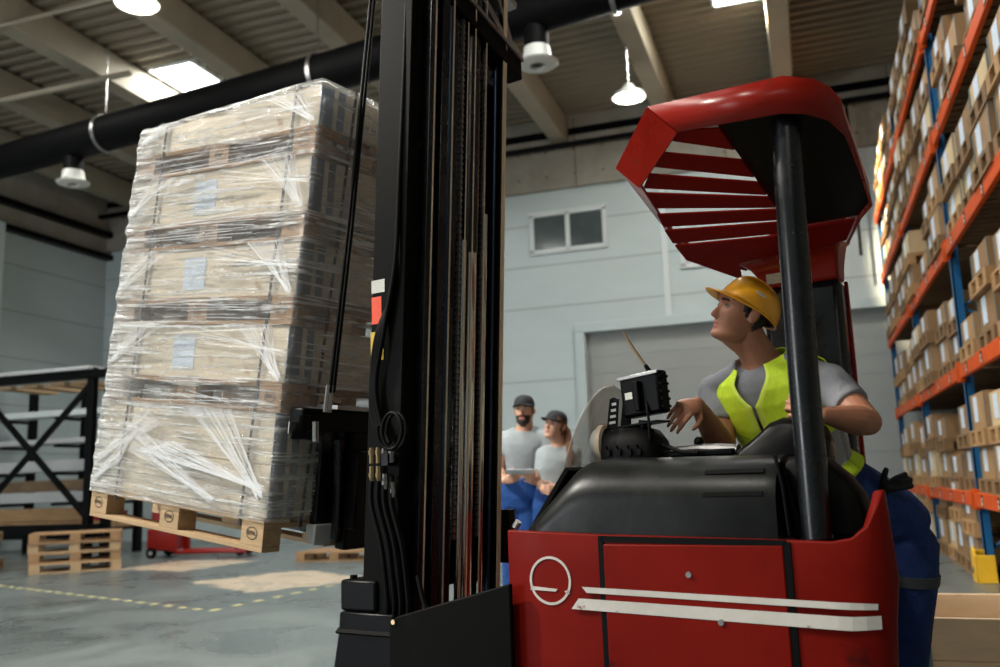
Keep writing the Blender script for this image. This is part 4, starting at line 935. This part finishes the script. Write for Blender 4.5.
def fan(p, q0, q1, n, w0=.0005, w1=.0015):
    n = int(n*1.9) if n > 1 else 1
    for i in range(n):
        t_ = (i+rf.uniform(-.4, .4))/max(1, n-1); q = (lerp2(q0[0], q1[0], t_), lerp2(q0[1], q1[1], t_)); a = (p[0]+rf.uniform(-.02, .02), p[1]+rf.uniform(-.015, .015)); w_ = rf.uniform(w0, w1)
        dx, dz = q[0]-a[0], q[1]-a[1]; L_ = math.hypot(dx, dz); nx, nz = -dz/L_*w_, dx/L_*w_; y = .0225+rf.uniform(0, .002)
        lo = [(a[0]-nx, y, a[1]-nz), (q[0]-nx, y, q[1]-nz), (q[0]+nx, y, q[1]+nz), (a[0]+nx, y, a[1]+nz)]; b.hexa(lo, [(x, v+.0008, z) for x, v, z in lo])
lerp2 = lambda a, c, t_: a+(c-a)*t_
fan((.03, .24), (.30, .60), (.62, .60), 16); fan((.02, .27), (.70, .43), (.95, .36), 14); fan((.35, .19), (.95, .47), (1.05, .36), 12); fan((1.30, .30), (.95, .58), (.80, .50), 12); fan((1.31, .2), (1.0, .46), (1.1, .3), 8)
for z0, z1 in ((.74, .98), (1.12, 1.36), (1.50, 1.74), (1.88, 2.02)):
    fan((.02, z0+.01), (.10, z1), (.34, z1), 13); fan((.0, (z0+z1)/2), (.62, z1-.01), (.55, z1-.09), 3); fan((1.31, z0+.05), (1.15, z1), (.95, z1-.02), 7)
for z0 in (.60, .985, 1.36, 1.74): 
    for _ in range(9):
        z = z0+rf.uniform(-.02, .14); fan((rf.uniform(0, .5), z), (rf.uniform(.7, 1.32), z+rf.uniform(-.03, .03)), (1.3, z), 1, .0006, .0014)
lean(b).build('film_fold', M['filmfold'], wrap, smooth=0)
tag(wrap, 'clear shiny stretch film wrapped round the stack of pallets and crates on the forks', 'film')

# ------------------------------------------------------------------ people
CR, CU, CF = AX_R, AX_U, AX_F
def lerp(a, c, t_): return a+(c-a)*t_
HT = [(-.117, .050, -.01, .018), (-.113, .070, .0, .032), (-.105, .086, .01, .046), (-.09, .091, .02, .056), (-.07, .085, .045, .058), (-.05, .087, .066, .063), (-.03, .084, .082, .067), (-.01, .084, .092, .070),
      (.01, .084, .097, .073), (.03, .089, .099, .075), (.05, .088, .098, .075), (.075, .078, .088, .069), (.095, .060, .068, .053), (.108, .038, .044, .034), (.115, .012, .014, .011)]
def hrow(u):
    for i in range(len(HT)-1):
        if u <= HT[i+1][0] or i == len(HT)-2:
            t_ = max(0, min(1, (u-HT[i][0])/(HT[i+1][0]-HT[i][0]))); t_ = t_*t_*(3-2*t_)*.5+t_*.5
            return [HT[i][k]+t_*(HT[i+1][k]-HT[i][k]) for k in (1, 2, 3)]
def g2(x, y, sx, sy): return math.exp(-(x/sx)**2-(y/sy)**2)
def head_pt(a, u, off=0):
    """a = azimuth from the front, u = height; returns forward, left, up"""
    df, db, w_ = hrow(u); c, s_ = math.cos(a), math.sin(a)
    sc_, ss = math.copysign(abs(c)**.82, c), math.copysign(abs(s_)**.9, s_)
    f = (df if c > 0 else db)*sc_; l = w_*ss
    if c > 0:
        f += -.012*(g2(abs(l)-.030, u-.010, .014, .011)) + .007*g2(abs(l)-.026, u-.031, .022, .007) + .004*g2(abs(l)-.046, u+.026, .016, .016)
        f += .0055*g2(l, u+.056, .021, .0055)+.005*g2(l, u+.069, .018, .006)-.005*g2(l, u+.0625, .024, .0032)-.005*g2(l, u+.081, .024, .006)+.006*g2(l, u+.100, .018, .010)
    return (f+off*c, l+off*s_, u)
class Head:
    def __init__(s, C, fwd, up, k=1.0):
        s.C = Vector(C); s.f = Vector(fwd).normalized(); up = Vector(up); s.u = (up-s.f*up.dot(s.f)).normalized(); s.l = s.u.cross(s.f); s.k = k
    def w(s, p): return s.C+(s.f*p[0]+s.l*p[1]+s.u*p[2])*s.k
    def loc(s, q): d = (Vector(q)-s.C)/s.k; return d.dot(s.f), d.dot(s.l), d.dot(s.u)
    def prims(s, b):
        n, sg = 46, 56; rg = []
        for i in range(n+1):
            u = -.117+.232*i/n; q = 1-.13*min(1, max(0, u-.045)/.025); rg.append([s.w((p_[0]*q, p_[1]*q, p_[2]-.10*max(0, u-.045))) for p_ in [head_pt(2*PI*j/sg, u) for j in range(sg)]])
        b.rings(rg)
        # nose
        rg = []
        for u, f0, f1, hw in ((.018, .07, .088, .008), (.005, .07, .093, .009), (-.010, .07, .104, .0105), (-.022, .07, .112, .0125), (-.030, .07, .1145, .0165), (-.036, .07, .110, .0165), (-.041, .07, .098, .012)):
            rg.append([s.w((lerp(f0, f1, max(0, math.cos(a))) if math.cos(a) > 0 else f0, hw*math.sin(a), u)) for a in [2*PI*j/12 for j in range(12)]])
        b.rings(rg)
        for sd in (-1, 1):   # ears
            B = (s.f*.9-s.l*sd*.42, s.l*sd*.9+s.f*.42, s.u*.97-s.f*.2); B = tuple(x.normalized() for x in B)
            c = s.w((-.014, sd*.081, -.002)); b.ball(c, (.020*s.k, .008*s.k, .033*s.k), 14, 0, B); b.ball(s.w((-.016, sd*.080, .010)), (.017*s.k, .008*s.k, .018*s.k), 12, 0, B)
    def eyes(s, me, base):
        b = MB()
        for sd in (-1, 1):
            c = s.w((.0690, sd*.031, .010)); b.ball(c, .0100*s.k, 14, 0, (s.l, s.u, s.f)); b.ball(s.w((.0748, sd*.0315, .0112)), .0062*s.k, 10, 1, (s.l, s.u, s.f))
        return b
def skin_paint(o, h, brow=True, beard=False, lips=True):
    for p in o.data.polygons:
        f, l, u = h.loc(o.matrix_world @ (p.center+Vector(o.get('_off', (0, 0, 0)))))
        if abs(l) < .09 and abs(f) < .13 and abs(u) < .13 and f > .03:
            if lips and abs(l) < .024*(1-abs(u+.0625)/.02) and -.074 < u < -.050 and f > .07: p.material_index = 1
            if brow and .012 < abs(l) < .047 and abs(u-(.031-.12*max(0, abs(l)-.032))) < .0045 and f > .05: p.material_index = 2
            if beard and (u < -.040 and not (abs(l) < .022 and -.074 < u < -.052)) : p.material_index = 2
def frame(d, hint):
    d = Vector(d).normalized(); s_ = (Vector(hint)-d*Vector(hint).dot(d)).normalized(); return d, s_, d.cross(s_)
def limb(b, pts, rr, seg=16):
    b.tube(pts, rr, seg); b.ball(pts[0], rr[0]*.99, 14); b.ball(pts[-1], rr[-1]*.99, 14)
def hand(b, wr, to, back, thumb, curl=(.35, .45, .3), spread=.10, k=1.0, curls=None):
    """wr wrist point, to = direction of the knuckles, back = out of the back of the hand, thumb = side the thumb is on"""
    d = Vector(to).normalized(); n = (Vector(back)-d*Vector(back).dot(d)).normalized(); t_ = Vector(thumb); t_ = (t_-d*t_.dot(d)-n*t_.dot(n)).normalized()
    wr = Vector(wr); rg = []
    for q, hw, hh in ((-.02, .024, .019), (0, .026, .018), (.02, .034, .0175), (.045, .041, .0165), (.07, .043, .0145), (.088, .041, .012), (.094, .036, .008)):
        c = wr+d*q*k; rg.append([c+(t_*hw*math.copysign(abs(math.cos(a))**.8, math.cos(a))+n*hh*math.sin(a))*k for a in [2*PI*j/16 for j in range(16)]])
    b.rings(rg)
    for i, (off, L, r_) in enumerate(((.031, .92, .0088), (.0105, 1.0, .0090), (-.0105, .94, .0085), (-.031, .76, .0076))):
        cu = curls[i] if curls else curl; p = wr+(d*(.084 if i < 3 else .077)+t_*off)*k; ang = 0; dd = (d+t_*spread*(1.5-i)*.5).normalized(); pts = [p-dd*.015*k, p]
        for j, sl in enumerate((.046, .028, .022)):
            ang += cu[j]; v = dd*math.cos(ang)-n*math.sin(ang); p = p+v*sl*L*k; pts.append(p)
        b.tube(pts, [r_*1.05*k, r_*1.08*k, r_*k, r_*.92*k, r_*.74*k], 10); b.ball(pts[-1], r_*.75*k, 8)
    p = wr+(d*.022+t_*.028-n*.006)*k; q1 = p+(d*.62+t_*.66-n*.25).normalized()*.042*k; q2 = q1+(d*.85+t_*.30-n*.35).normalized()*.032*k; q3 = q2+(d*.92+t_*.05-n*.42).normalized()*.024*k
    b.tube([p-t_*.018*k, p, q1, q2, q3], [.013*k, .0135*k, .0108*k, .0098*k, .0075*k], 10); b.ball(q3, .0076*k, 8)
def torso_rings(levels, n=32):
    """levels: (centre, left vector, forward vector, half width, half depth)"""
    rg = []
    for c, l, f, w_, d_ in levels:
        rg.append([Vector(c)+l*(w_*math.copysign(abs(math.cos(a))**.86, math.cos(a)))+f*(d_*math.sin(a)) for a in [2*PI*j/n for j in range(n)]])
    return rg
class Person:
    def __init__(s, J, head, left, fwd, k=1.0):
        """J: joints; left / fwd of the chest"""
        s.J = {a: Vector(v) for a, v in J.items()}; s.h = head; s.k = k; J = s.J
        s.lv = []
        up = (J['neck']-J['waist']).normalized(); l = Vector(left); l = (l-up*l.dot(up)).normalized(); f = l.cross(up)
        if f.dot(Vector(fwd)) < 0: f = -f
        up2 = (J['waist']-J['pelvis']).normalized(); hl = (J['hipL']-J['hipR']).normalized(); hl = (hl-up2*hl.dot(up2)).normalized(); hf = hl.cross(up2)
        if hf.dot(f) < 0: hf = -hf
        s.l, s.f, s.up, s.hl, s.hf = l, f, up, hl, hf
        N_, W_, P_ = J['neck'], J['waist'], J['pelvis']; L = (N_-W_).length
        s.lv = [(P_-up2*.06*k, hl, hf, .150*k, .110*k), (P_+up2*.03*k, hl, hf, .165*k, .120*k), (lerp(P_, W_, .6), (hl+l).normalized(), (hf+f).normalized(), .150*k, .110*k), (W_, l, f, .140*k, .100*k),
                (lerp(W_, N_, .28), l, f, .150*k, .110*k), (lerp(W_, N_, .52), l, f, .170*k, .122*k), (lerp(W_, N_, .70), l, f, .182*k, .120*k), (lerp(W_, N_, .82), l, f, .178*k, .105*k), (lerp(W_, N_, .90), l, f, .150*k, .085*k), (lerp(W_, N_, .96), l, f, .100*k, .066*k), (lerp(W_, N_, 1.01), l, f, .062*k, .056*k)]
    def body(s, name, mats, voxel, parent, loc, hands, beard=False):
        J, k, b = s.J, s.k, MB(); s.h.prims(b)
        nb = s.h.w((-.028, 0, -.055)); b.tube([J['neck']-s.up*.05*k, J['neck'], lerp(J['neck'], nb, .5), nb, s.h.w((-.015, 0, -.02))], [.085*k, .070*k, .063*k, .062*k, .058*k], 20)
        b.tube([lerp(J['neck'], s.h.w((.02, 0, -.085)), .1), s.h.w((.030, 0, -.088))], [.045*k, .035*k], 14)
        b.rings(torso_rings([(c, l, f, w_*.93, d_*.93) for c, l, f, w_, d_ in s.lv]))
        for S in 'RL':
            sh, el, wr = J['sh'+S], J['el'+S], J['wr'+S]
            am_ = getattr(s, 'arm', 1.0)*k; limb(b, [sh, lerp(sh, el, .35), lerp(sh, el, .75), el], [.056*am_, .052*am_, .045*am_, .041*am_])
            limb(b, [el, lerp(el, wr, .28), lerp(el, wr, .6), wr], [.041*am_, .046*am_, .037*am_, .026*k])
            limb(b, [lerp(sh, J['neck'], .45), sh], [.048*k, .054*k])
            hp, kn, an = J['hip'+S], J['kn'+S], J['an'+S]
            limb(b, [hp, lerp(hp, kn, .5), kn], [.088*k, .078*k, .056*k]); limb(b, [kn, lerp(kn, an, .3), an], [.056*k, .058*k, .038*k])
            limb(b, [an, an+(s.hf*.17-Vector((0, 0, .03)))*k], [.04*k, .032*k])
        for h_ in hands: hand(b, *h_[0], **h_[1])
        o = remesh(b, name, mats, voxel, 2, parent, loc); o['_off'] = tuple(loc); skin_paint(o, s.h, beard=beard); del o['_off']
        e = s.h.eyes(None, None); bm = bmesh.new(); bm.from_mesh(o.data); base = len(o.data.materials)
        vs = [bm.verts.new(Vector(v)-Vector(loc)) for v in e.v]
        for f_, m_ in zip(e.f, e.m):
            fc = bm.faces.new([vs[i] for i in f_]); fc.material_index = 3+m_; fc.smooth = True
        bm.to_mesh(o.data); bm.free(); return o
    def shirt(s, m_, voxel, parent, loc, sleeve=.62, hem=1, name='t_shirt'):
        J, k, b = s.J, s.k, MB(); lv = [(c, l, f, w_+.012*k, d_+.012*k) for c, l, f, w_, d_ in s.lv[hem:-1]]; c, l, f, w_, d_ = s.lv[-1]
        lv.append((c-s.up*.012*k, l, f, w_+.006*k, d_+.010*k)); b.rings(torso_rings(lv))
        for S in 'RL':
            sh, el = J['sh'+S], J['el'+S]; e = lerp(sh, el, sleeve)
            b.tube([lerp(sh, J['neck'], .68)-s.up*.012*k, sh, lerp(sh, el, sleeve*.5), e], [.066*k, .073*k, .069*k, .066*k], 18); b.ball(sh, .072*k, 16)
        return remesh(b, name, m_, voxel, 4, parent, loc)
    def trousers(s, m_, voxel, parent, loc, k2=1.0, name='work_trousers'):
        J, k, b = s.J, s.k, MB(); b.rings(torso_rings([(c, l, f, w_+.018*k, d_+.020*k) for c, l, f, w_, d_ in s.lv[:4]]))
        for S in 'RL':
            hp, kn, an = J['hip'+S], J['kn'+S], J['an'+S]
            b.tube([hp+(hp-kn).normalized()*.03, lerp(hp, kn, .25), lerp(hp, kn, .6), kn], [.108*k*k2, .108*k*k2, .093*k*k2, .080*k*k2], 18); b.ball(hp, .108*k*k2, 16); b.ball(kn, .080*k*k2, 14)
            b.tube([kn, lerp(kn, an, .4), lerp(kn, an, .95)], [.080*k*k2, .078*k, .070*k], 18)
        return remesh(b, name, m_, voxel, 4, parent, loc)
    def shoes(s, parent, loc):
        for S in 'RL':
            an = s.J['an'+S]; b = MB(); f = Vector((s.hf.x, s.hf.y, 0)).normalized(); l = Vector((-f.y, f.x, 0)); z0 = an.z-.09*s.k; rg = []
            for q, hw, hh in ((-.075, .028, .05), (-.06, .038, .085), (0, .042, .10), (.07, .046, .07), (.14, .050, .052), (.185, .040, .04), (.20, .02, .02)):
                c = Vector((an.x, an.y, z0))+f*q; rg.append([c+l*hw*math.cos(a)+Vector((0, 0, hh*max(0, math.sin(a))**.7)) for a in [2*PI*j/16 for j in range(16)]])
            b.rings(rg); o = b.build('work_shoe', M['rubber'], parent, smooth=60); b_ = o.data
            for v in b_.vertices: v.co -= Vector(loc)
def hair_shell(h, m_, parent, loc, cond, off=.010, name='hair', extra=None):
    n, sg = 40, 48; b = MB(); vs, idx = [], {}
    for i in range(n+1):
        u = -.105+.222*i/n
        for j in range(sg):
            a = 2*PI*j/sg; p = head_pt(a, u, off); jit = noise.noise(Vector((a*6, u*60, 2)))*.003
            vs.append(h.w((p[0]*(1+jit*10), p[1]*(1+jit*10), p[2]+(.006 if u > .08 else 0)))-Vector(loc))
    fs = []
    for i in range(n):
        for j in range(sg):
            a = 2*PI*(j+.5)/sg; u = -.105+.222*(i+.5)/n; p = head_pt(a, u)
            if cond(p[0], p[1], p[2]): fs.append((i*sg+j, i*sg+(j+1) % sg, (i+1)*sg+(j+1) % sg, (i+1)*sg+j))
    b.add(vs, fs); o = b.build(name, m_, parent, smooth=180); sm = o.modifiers.new('s', 'SOLIDIFY'); sm.thickness = .008; sm.offset = -1; return o
SK = [M['skin'], M['lip'], M['brow'], M['eyew'], M['iris']]
SK2 = [M['skin2'], M['lip'], M['brow'], M['eyew'], M['iris']]

# driver, standing in the truck, chest half turned to the camera, face in profile looking up at the load
D0 = P(893, 760, 3.45); D0.z = .245
J = dict(neck=P(760, 359, 3.40), waist=P(806, 464, 3.44), pelvis=P(886, 524, 3.50), shR=P(716, 392, 3.56), shL=P(829, 383, 3.22), elR=P(724, 450, 3.38), wrR=P(697, 404, 3.20), elL=P(868, 422, 3.02), wrL=P(823, 415, 2.93),
         hipR=P(872, 550, 3.60), hipL=P(905, 548, 3.44), knR=P(880, 665, 3.60), knL=P(903, 665, 3.42), anR=P(885, 765, 3.62), anL=P(905, 770, 3.46))
J['anR'].z = J['anL'].z = .335
hd = Head(P(741, 313, 3.38), -CR*.95+CU*.24-CF*.20, CU*.95+CR*.27, 1.04)
left = J['shL']-J['shR']; fwd = -CR*.45-CF*.9
drv = Person(J, hd, left, fwd, 1.0); drv.arm = 1.12
drv.lv = [(c, l, f, w_*(1.10 if 3 < i_ < 9 else 1), d_*(1.05 if 3 < i_ < 9 else 1)) for i_, (c, l, f, w_, d_) in enumerate(drv.lv)]
t = thing('person', 'driver in amber hard hat, neon yellow vest and grey t-shirt, looking up at the load', 'person', D0)
wr = J['wrR']; toR = (P(677, 411, 3.10)-wr)
hands = [((wr, toR, CU*.75-CF*.65+CR*.1, -CF*.9-CU*.2), dict(curl=(.75, .35, .2), k=.98, curls=[(.80, .35, .2), (.85, .30, .2), (.95, .3, .2), (1.0, .3, .2)])),
         ((J['wrL'], (P(803, 408, 2.93)-J['wrL']), -CF*.9+CU*.2, CU), dict(curl=(.9, 1.0, .7), k=.98))]
drv.body('body', SK, .0042, t, D0, hands)
drv.shirt(M['tee'], .007, t, D0, .60)
tr = drv.trousers(M['trouser'], .009, t, D0, 1.12)
drv.shoes(t, D0)
# vest: offset shell of the torso with a deep V neck and arm holes
def vest(pn, parent, loc, k):
    n, m = 72, 60; lv = pn.lv[2:]; b = MB(); vs, keep, matk = [], {}, []
    def L(t_):   # 0..1 from hem to neck
        x = t_*(len(lv)-1.0001); i = int(x); q = x-i; A, B_ = lv[i], lv[i+1]; return [A[j]+(B_[j]-A[j])*q for j in range(5)]
    def pt(a, t_):      # a = angle from the front, positive to the left
        c, l, f, w_, d_ = L(t_); w_ += .032*k; d_ += .034*k+.01*(1-t_); q = PI/2-a
        wob = 1+.018*noise.noise(Vector((a*2.5, t_*7, 3)))
        return c+l*(w_*math.copysign(abs(math.cos(q))**.86, math.cos(q))*wob)+f*(d_*math.sin(q)*wob)-Vector(loc)
    TV, TA0, TA1, TT = .52, .42, .87, .965
    def vw(t_): return .02+max(0, (t_-TV)/(TT-TV))**.9*.50
    def am(t_): return 0 if t_ <= TA0 or t_ >= TA1 else .46*math.sin(PI*(t_-TA0)/(TA1-TA0))**.6
    def patch(a0, a1, t0, t1, na, nt, edge0=False, edge1=False):
        vs, fs, ms = [], [], []
        for i in range(nt+1):
            t_ = t0+(t1-t0)*i/nt
            for j in range(na+1): vs.append(pt(a0(t_)+(a1(t_)-a0(t_))*j/na, t_))
        for i in range(nt):
            t_ = t0+(t1-t0)*(i+.5)/nt
            for j in range(na):
                fs.append((i*(na+1)+j, i*(na+1)+j+1, (i+1)*(na+1)+j+1, (i+1)*(na+1)+j))
                ms.append(2 if (edge0 and j == 0) or (edge1 and j == na-1) else 1 if .12 < t_ < .26 else 0)
        o_ = len(b.v); b.add(vs, fs); b.m[-len(ms):] = ms
    for sd in (1, -1):
        f0 = lambda t_: sd*vw(t_); f1 = lambda t_: sd*(PI*.5-am(t_)*.45); f2 = lambda t_: sd*(PI*.5+am(t_)); f3 = lambda t_: sd*PI
        patch(f0, f1, .07, TT, 16, 70, True, False); patch(f2, f3, .07, TT, 16, 70)
    o = b.build('safety_vest', [M['vest'], M['reflect'], M['vestpipe']], parent, smooth=180)
    q = o.modifiers.new('s', 'SOLIDIFY'); q.thickness = .004; q.offset = 1; return o
vest(drv, t, D0, .97)
# shoulder straps of the vest run over the shoulders
hat = MB(); off = Vector(D0)
hh = Head(hd.C-hd.f*.004-hd.u*.004, hd.f+hd.u*.36, hd.u-hd.f*.36, hd.k*1.0)
rg = []
for i in range(15):
    a = PI/2*i/14; u = .024+.108*math.sin(a); c_ = max(.02, math.cos(a))**.8
    rg.append([hh.w((.119*c_*math.cos(q)-.012, .094*c_*math.sin(q), u+(.012*g2(math.sin(q)*.098*c_, 0, .022, 1) if i > 4 else 0)))-off for q in [2*PI*j/40 for j in range(40)]])
hat.rings(rg, cap=False); hat.f.append(list(range(len(hat.v)-40, len(hat.v)))); hat.m.append(0)
ho = hat.build('hard_hat', M['hat'], t, smooth=60); q = ho.modifiers.new('s', 'SOLIDIFY'); q.thickness = .004; q.offset = -1
b = MB(); vs = []; n = 48
for j in range(n):
    q = 2*PI*j/n; fr = max(0, math.cos(q)); e_ = .008+.052*fr**1.6
    vs.append(hh.w((.118*math.cos(q)-.012, .093*math.sin(q), .028))-off); vs.append(hh.w(((.118+e_)*math.cos(q)-.012, (.093+e_*.55)*math.sin(q), .022-.016*fr))-off)
b.add(vs, [(2*j, 2*j+1, (2*j+3) % (2*n), (2*j+2) % (2*n)) for j in range(n)]); br = b.build('hat_brim', M['hat'], ho, smooth=60); q = br.modifiers.new('s', 'SOLIDIFY'); q.thickness = .004
b = MB(); b.tube([hh.w((.108*math.cos(q)-.012, .083*math.sin(q), .026))-off for q in [2*PI*j/30 for j in range(31)]], .006, 6); b.build('headband', M['greyband'], ho)
b = MB(); c = hh.w((.02, .091, .075))-off; b.hexa([c-hh.f*.018-hh.u*.004, c+hh.f*.018-hh.u*.004, c+hh.f*.018+hh.u*.004, c-hh.f*.018+hh.u*.004], [x+hh.l*.006 for x in (c-hh.f*.018-hh.u*.004, c+hh.f*.018-hh.u*.004, c+hh.f*.018+hh.u*.004, c-hh.f*.018+hh.u*.004)]); b.build('hat_slot', M['trimwall'], ho)
hair_shell(hd, M['brow'], t, D0, lambda f, l, u: (u < .046 and ((u > .036 and f < .066) or (u > -.022+1.1*max(0, f-.004) and -.002 < f < .030) or (u > -.060 and f <= -.026))), .0045)
# grey band above the knee and the work gloves in the back pocket
b = MB()
for S, r_ in (('L', .127), ('R', .127)):
    hp, kn = J['hip'+S], J['kn'+S]; a_, c_ = lerp(hp, kn, .20), lerp(hp, kn, .29)
    b.tube([a_-off, c_-off], [r_*.99, r_*.965], 28, cap=True)
b.build('trouser_band', M['greyband'], tr, smooth=60)
g = MB(); gp = P(880, 490, 3.30)-off
def gp_(x, y, d): return P(x, y, d)-off
g.tube([gp_(872, 492, 3.36), gp_(884, 489, 3.33), gp_(892, 485, 3.31)], [.028, .030, .026], 12, ell=(CF, .7)); 
for a_, c_, d_ in (((888, 484), (897, 478), (905, 474)), ((890, 486), (900, 482), (910, 480)), ((888, 489), (899, 488), (911, 486)), ((883, 484), (884, 476), (886, 470))):
    g.tube([gp_(*a_, 3.31), gp_(*c_, 3.29), gp_(*d_, 3.28)], [.013, .0125, .011], 10); g.ball(gp_(*d_, 3.28), .0112, 10)
g = remesh(g, 'work_gloves', M['glove'], .005, 2, None, None); g.location = off
tag(g, 'black work gloves tucked at the driver\'s hip above the blue trousers', 'gloves')

# two colleagues far behind, watching the load
def cap_for(h, parent, loc):
    b = MB(); rg = []
    for i in range(10):
        a = PI/2*i/9; u = .046+.086*math.sin(a); c_ = max(.02, math.cos(a))**.75
        rg.append([h.w((.106*c_*math.cos(q)-.006, .086*c_*math.sin(q), u))-loc for q in [2*PI*j/28 for j in range(28)]])
    b.rings(rg); o = b.build('baseball_cap', M['cap'], parent, smooth=60)
    vs = []; n = 16
    for j in range(n+1):
        q = -PI/2.4+PI/1.2*j/n; e_ = .075*math.cos(q)**.8
        vs.append(h.w((.098*math.cos(q), .083*math.sin(q), .052))-loc); vs.append(h.w((.100*math.cos(q)+e_, 0.083*math.sin(q), .044-.02*(math.sin(q)**2)))-loc)
    b = MB(); b.add(vs, [(2*j, 2*j+1, 2*j+3, 2*j+2) for j in range(n)]); v_ = b.build('cap_peak', M['cap'], o, smooth=60); q = v_.modifiers.new('s', 'SOLIDIFY'); q.thickness = .006
def z_at(p, z): q = Vector(p); q.z = z; return q
d = 7.6
J = dict(neck=P(525, 429, d), waist=P(522, 476, d), pelvis=P(521, 499, d), shR=P(504, 440, d+.05), shL=P(546, 438, d-.05), elR=P(499, 471, d-.05), wrR=P(504, 481, d-.28), elL=P(550, 468, d-.12), wrL=P(540, 482, d-.30),
         hipR=P(513, 508, d+.03), hipL=P(531, 508, d-.03), knR=P(512, 560, d), knL=P(530, 560, d-.05), anR=P(512, 605, d), anL=P(532, 605, d))
J['anR'].z = J['anL'].z = .09; J['knR'].z = J['knL'].z = .52
D1 = z_at(P(521, 600, d), 0)
hd1 = Head(P(524, 411, d-.02), -CR*.25+CU*.16-CF*.95, CU*.98+CF*.15, 1.04)
pn = Person(J, hd1, J['shL']-J['shR'], -CF-CR*.15, 1.06)
t = thing('person', 'bearded man in black cap, grey t-shirt and blue trousers holding white papers', 'person', D1)
hs = [((J['wrR'], CR*.8+CU*.35-CF*.4, -CF*.8-CR*.3, CU), dict(curl=(.5, .6, .4))), ((J['wrL'], -CR*.8+CU*.35-CF*.4, -CF*.8+CR*.3, CU), dict(curl=(.5, .6, .4)))]
pn.body('body', SK2, .0065, t, D1, hs, beard=True); pn.shirt(M['tee2'], .010, t, D1, .55); pn.trousers(M['trouser2'], .011, t, D1); pn.shoes(t, D1); cap_for(hd1, t, D1)
hair_shell(hd1, M['brow'], t, D1, lambda f, l, u: (u > .03 and f < .06) or (u > -.02 and f < .02) or (u > -.05 and f < -.02), .006)
pc = P(520, 471.5, d-.40); R3 = Matrix((tuple(CR), tuple((CU*.35-CF*.94).normalized()), tuple((CU*.94+CF*.35).normalized()))).transposed().to_4x4(); 
o = MB().box((-.115, -.09, -.006), (.115, .09, 0)).build('clipboard', M['trimwall'], None, bevel=.003); o.matrix_world = Matrix.Translation(pc) @ R3; tag(o, 'white clipboard held level by the bearded man', 'clipboard')
cl = MB().box((-.11, -.085, .0008), (.11, .08, .003)).build('paper_sheet', M['skyl'] if False else M['paper'], o, smooth=0); MB().box((-.03, .072, .003), (.03, .088, .012)).build('clip', M['steel'], o)
d = 7.35
J = dict(neck=P(559, 445, d), waist=P(553, 490, d), pelvis=P(552, 510, d), shR=P(543, 455, d+.05), shL=P(574, 453, d-.03), elR=P(540, 482, d), wrR=P(544, 491, d-.22), elL=P(574, 482, d-.1), wrL=P(557, 489, d-.28),
         hipR=P(544, 518, d), hipL=P(560, 518, d), knR=P(545, 560, d), knL=P(560, 560, d), anR=P(545, 605, d), anL=P(560, 605, d))
J['anR'].z = J['anL'].z = .09; J['knR'].z = J['knL'].z = .48
D2 = z_at(P(552, 600, d), 0)
hd2 = Head(P(555, 426, d), -CR*.62+CU*.25-CF*.72, CU*.97+CR*.15+CF*.1, .98)
pn = Person(J, hd2, J['shL']-J['shR'], -CF-CR*.25, .90)
t = thing('person', 'woman with auburn ponytail in black cap and light grey top, hands clasped', 'person', D2)
hs = [((J['wrR'], CR*.75-CF*.5+CU*.1, -CF*.8+CU*.3, CU), dict(curl=(.6, .6, .4), k=.9)), ((J['wrL'], -CR*.75-CF*.4+CU*.1, -CF*.8+CU*.3, CU), dict(curl=(.6, .6, .4), k=.9))]
pn.body('body', SK2, .0062, t, D2, hs); pn.shirt(M['tee2'], .010, t, D2, .6, name='knit_top'); pn.trousers(M['trouser2'], .011, t, D2); pn.shoes(t, D2); cap_for(hd2, t, D2)
hair_shell(hd2, M['brown'], t, D2, lambda f, l, u: (u > .03 and f < .06) or (u > -.04 and f < .02) or (u > -.075 and f < -.02), .010)
b = MB(); b.tube([hd2.w((-.09, .0, .03)), hd2.w((-.12, .03, -.03)), P(568, 447, d-.02), P(571, 458, d-.10), P(570, 468, d-.12)], [.035, .045, .048, .04, .012], 14); b.v = [tuple(Vector(v)-D2) for v in b.v]; b.build('ponytail', M['brown'], t, smooth=60)
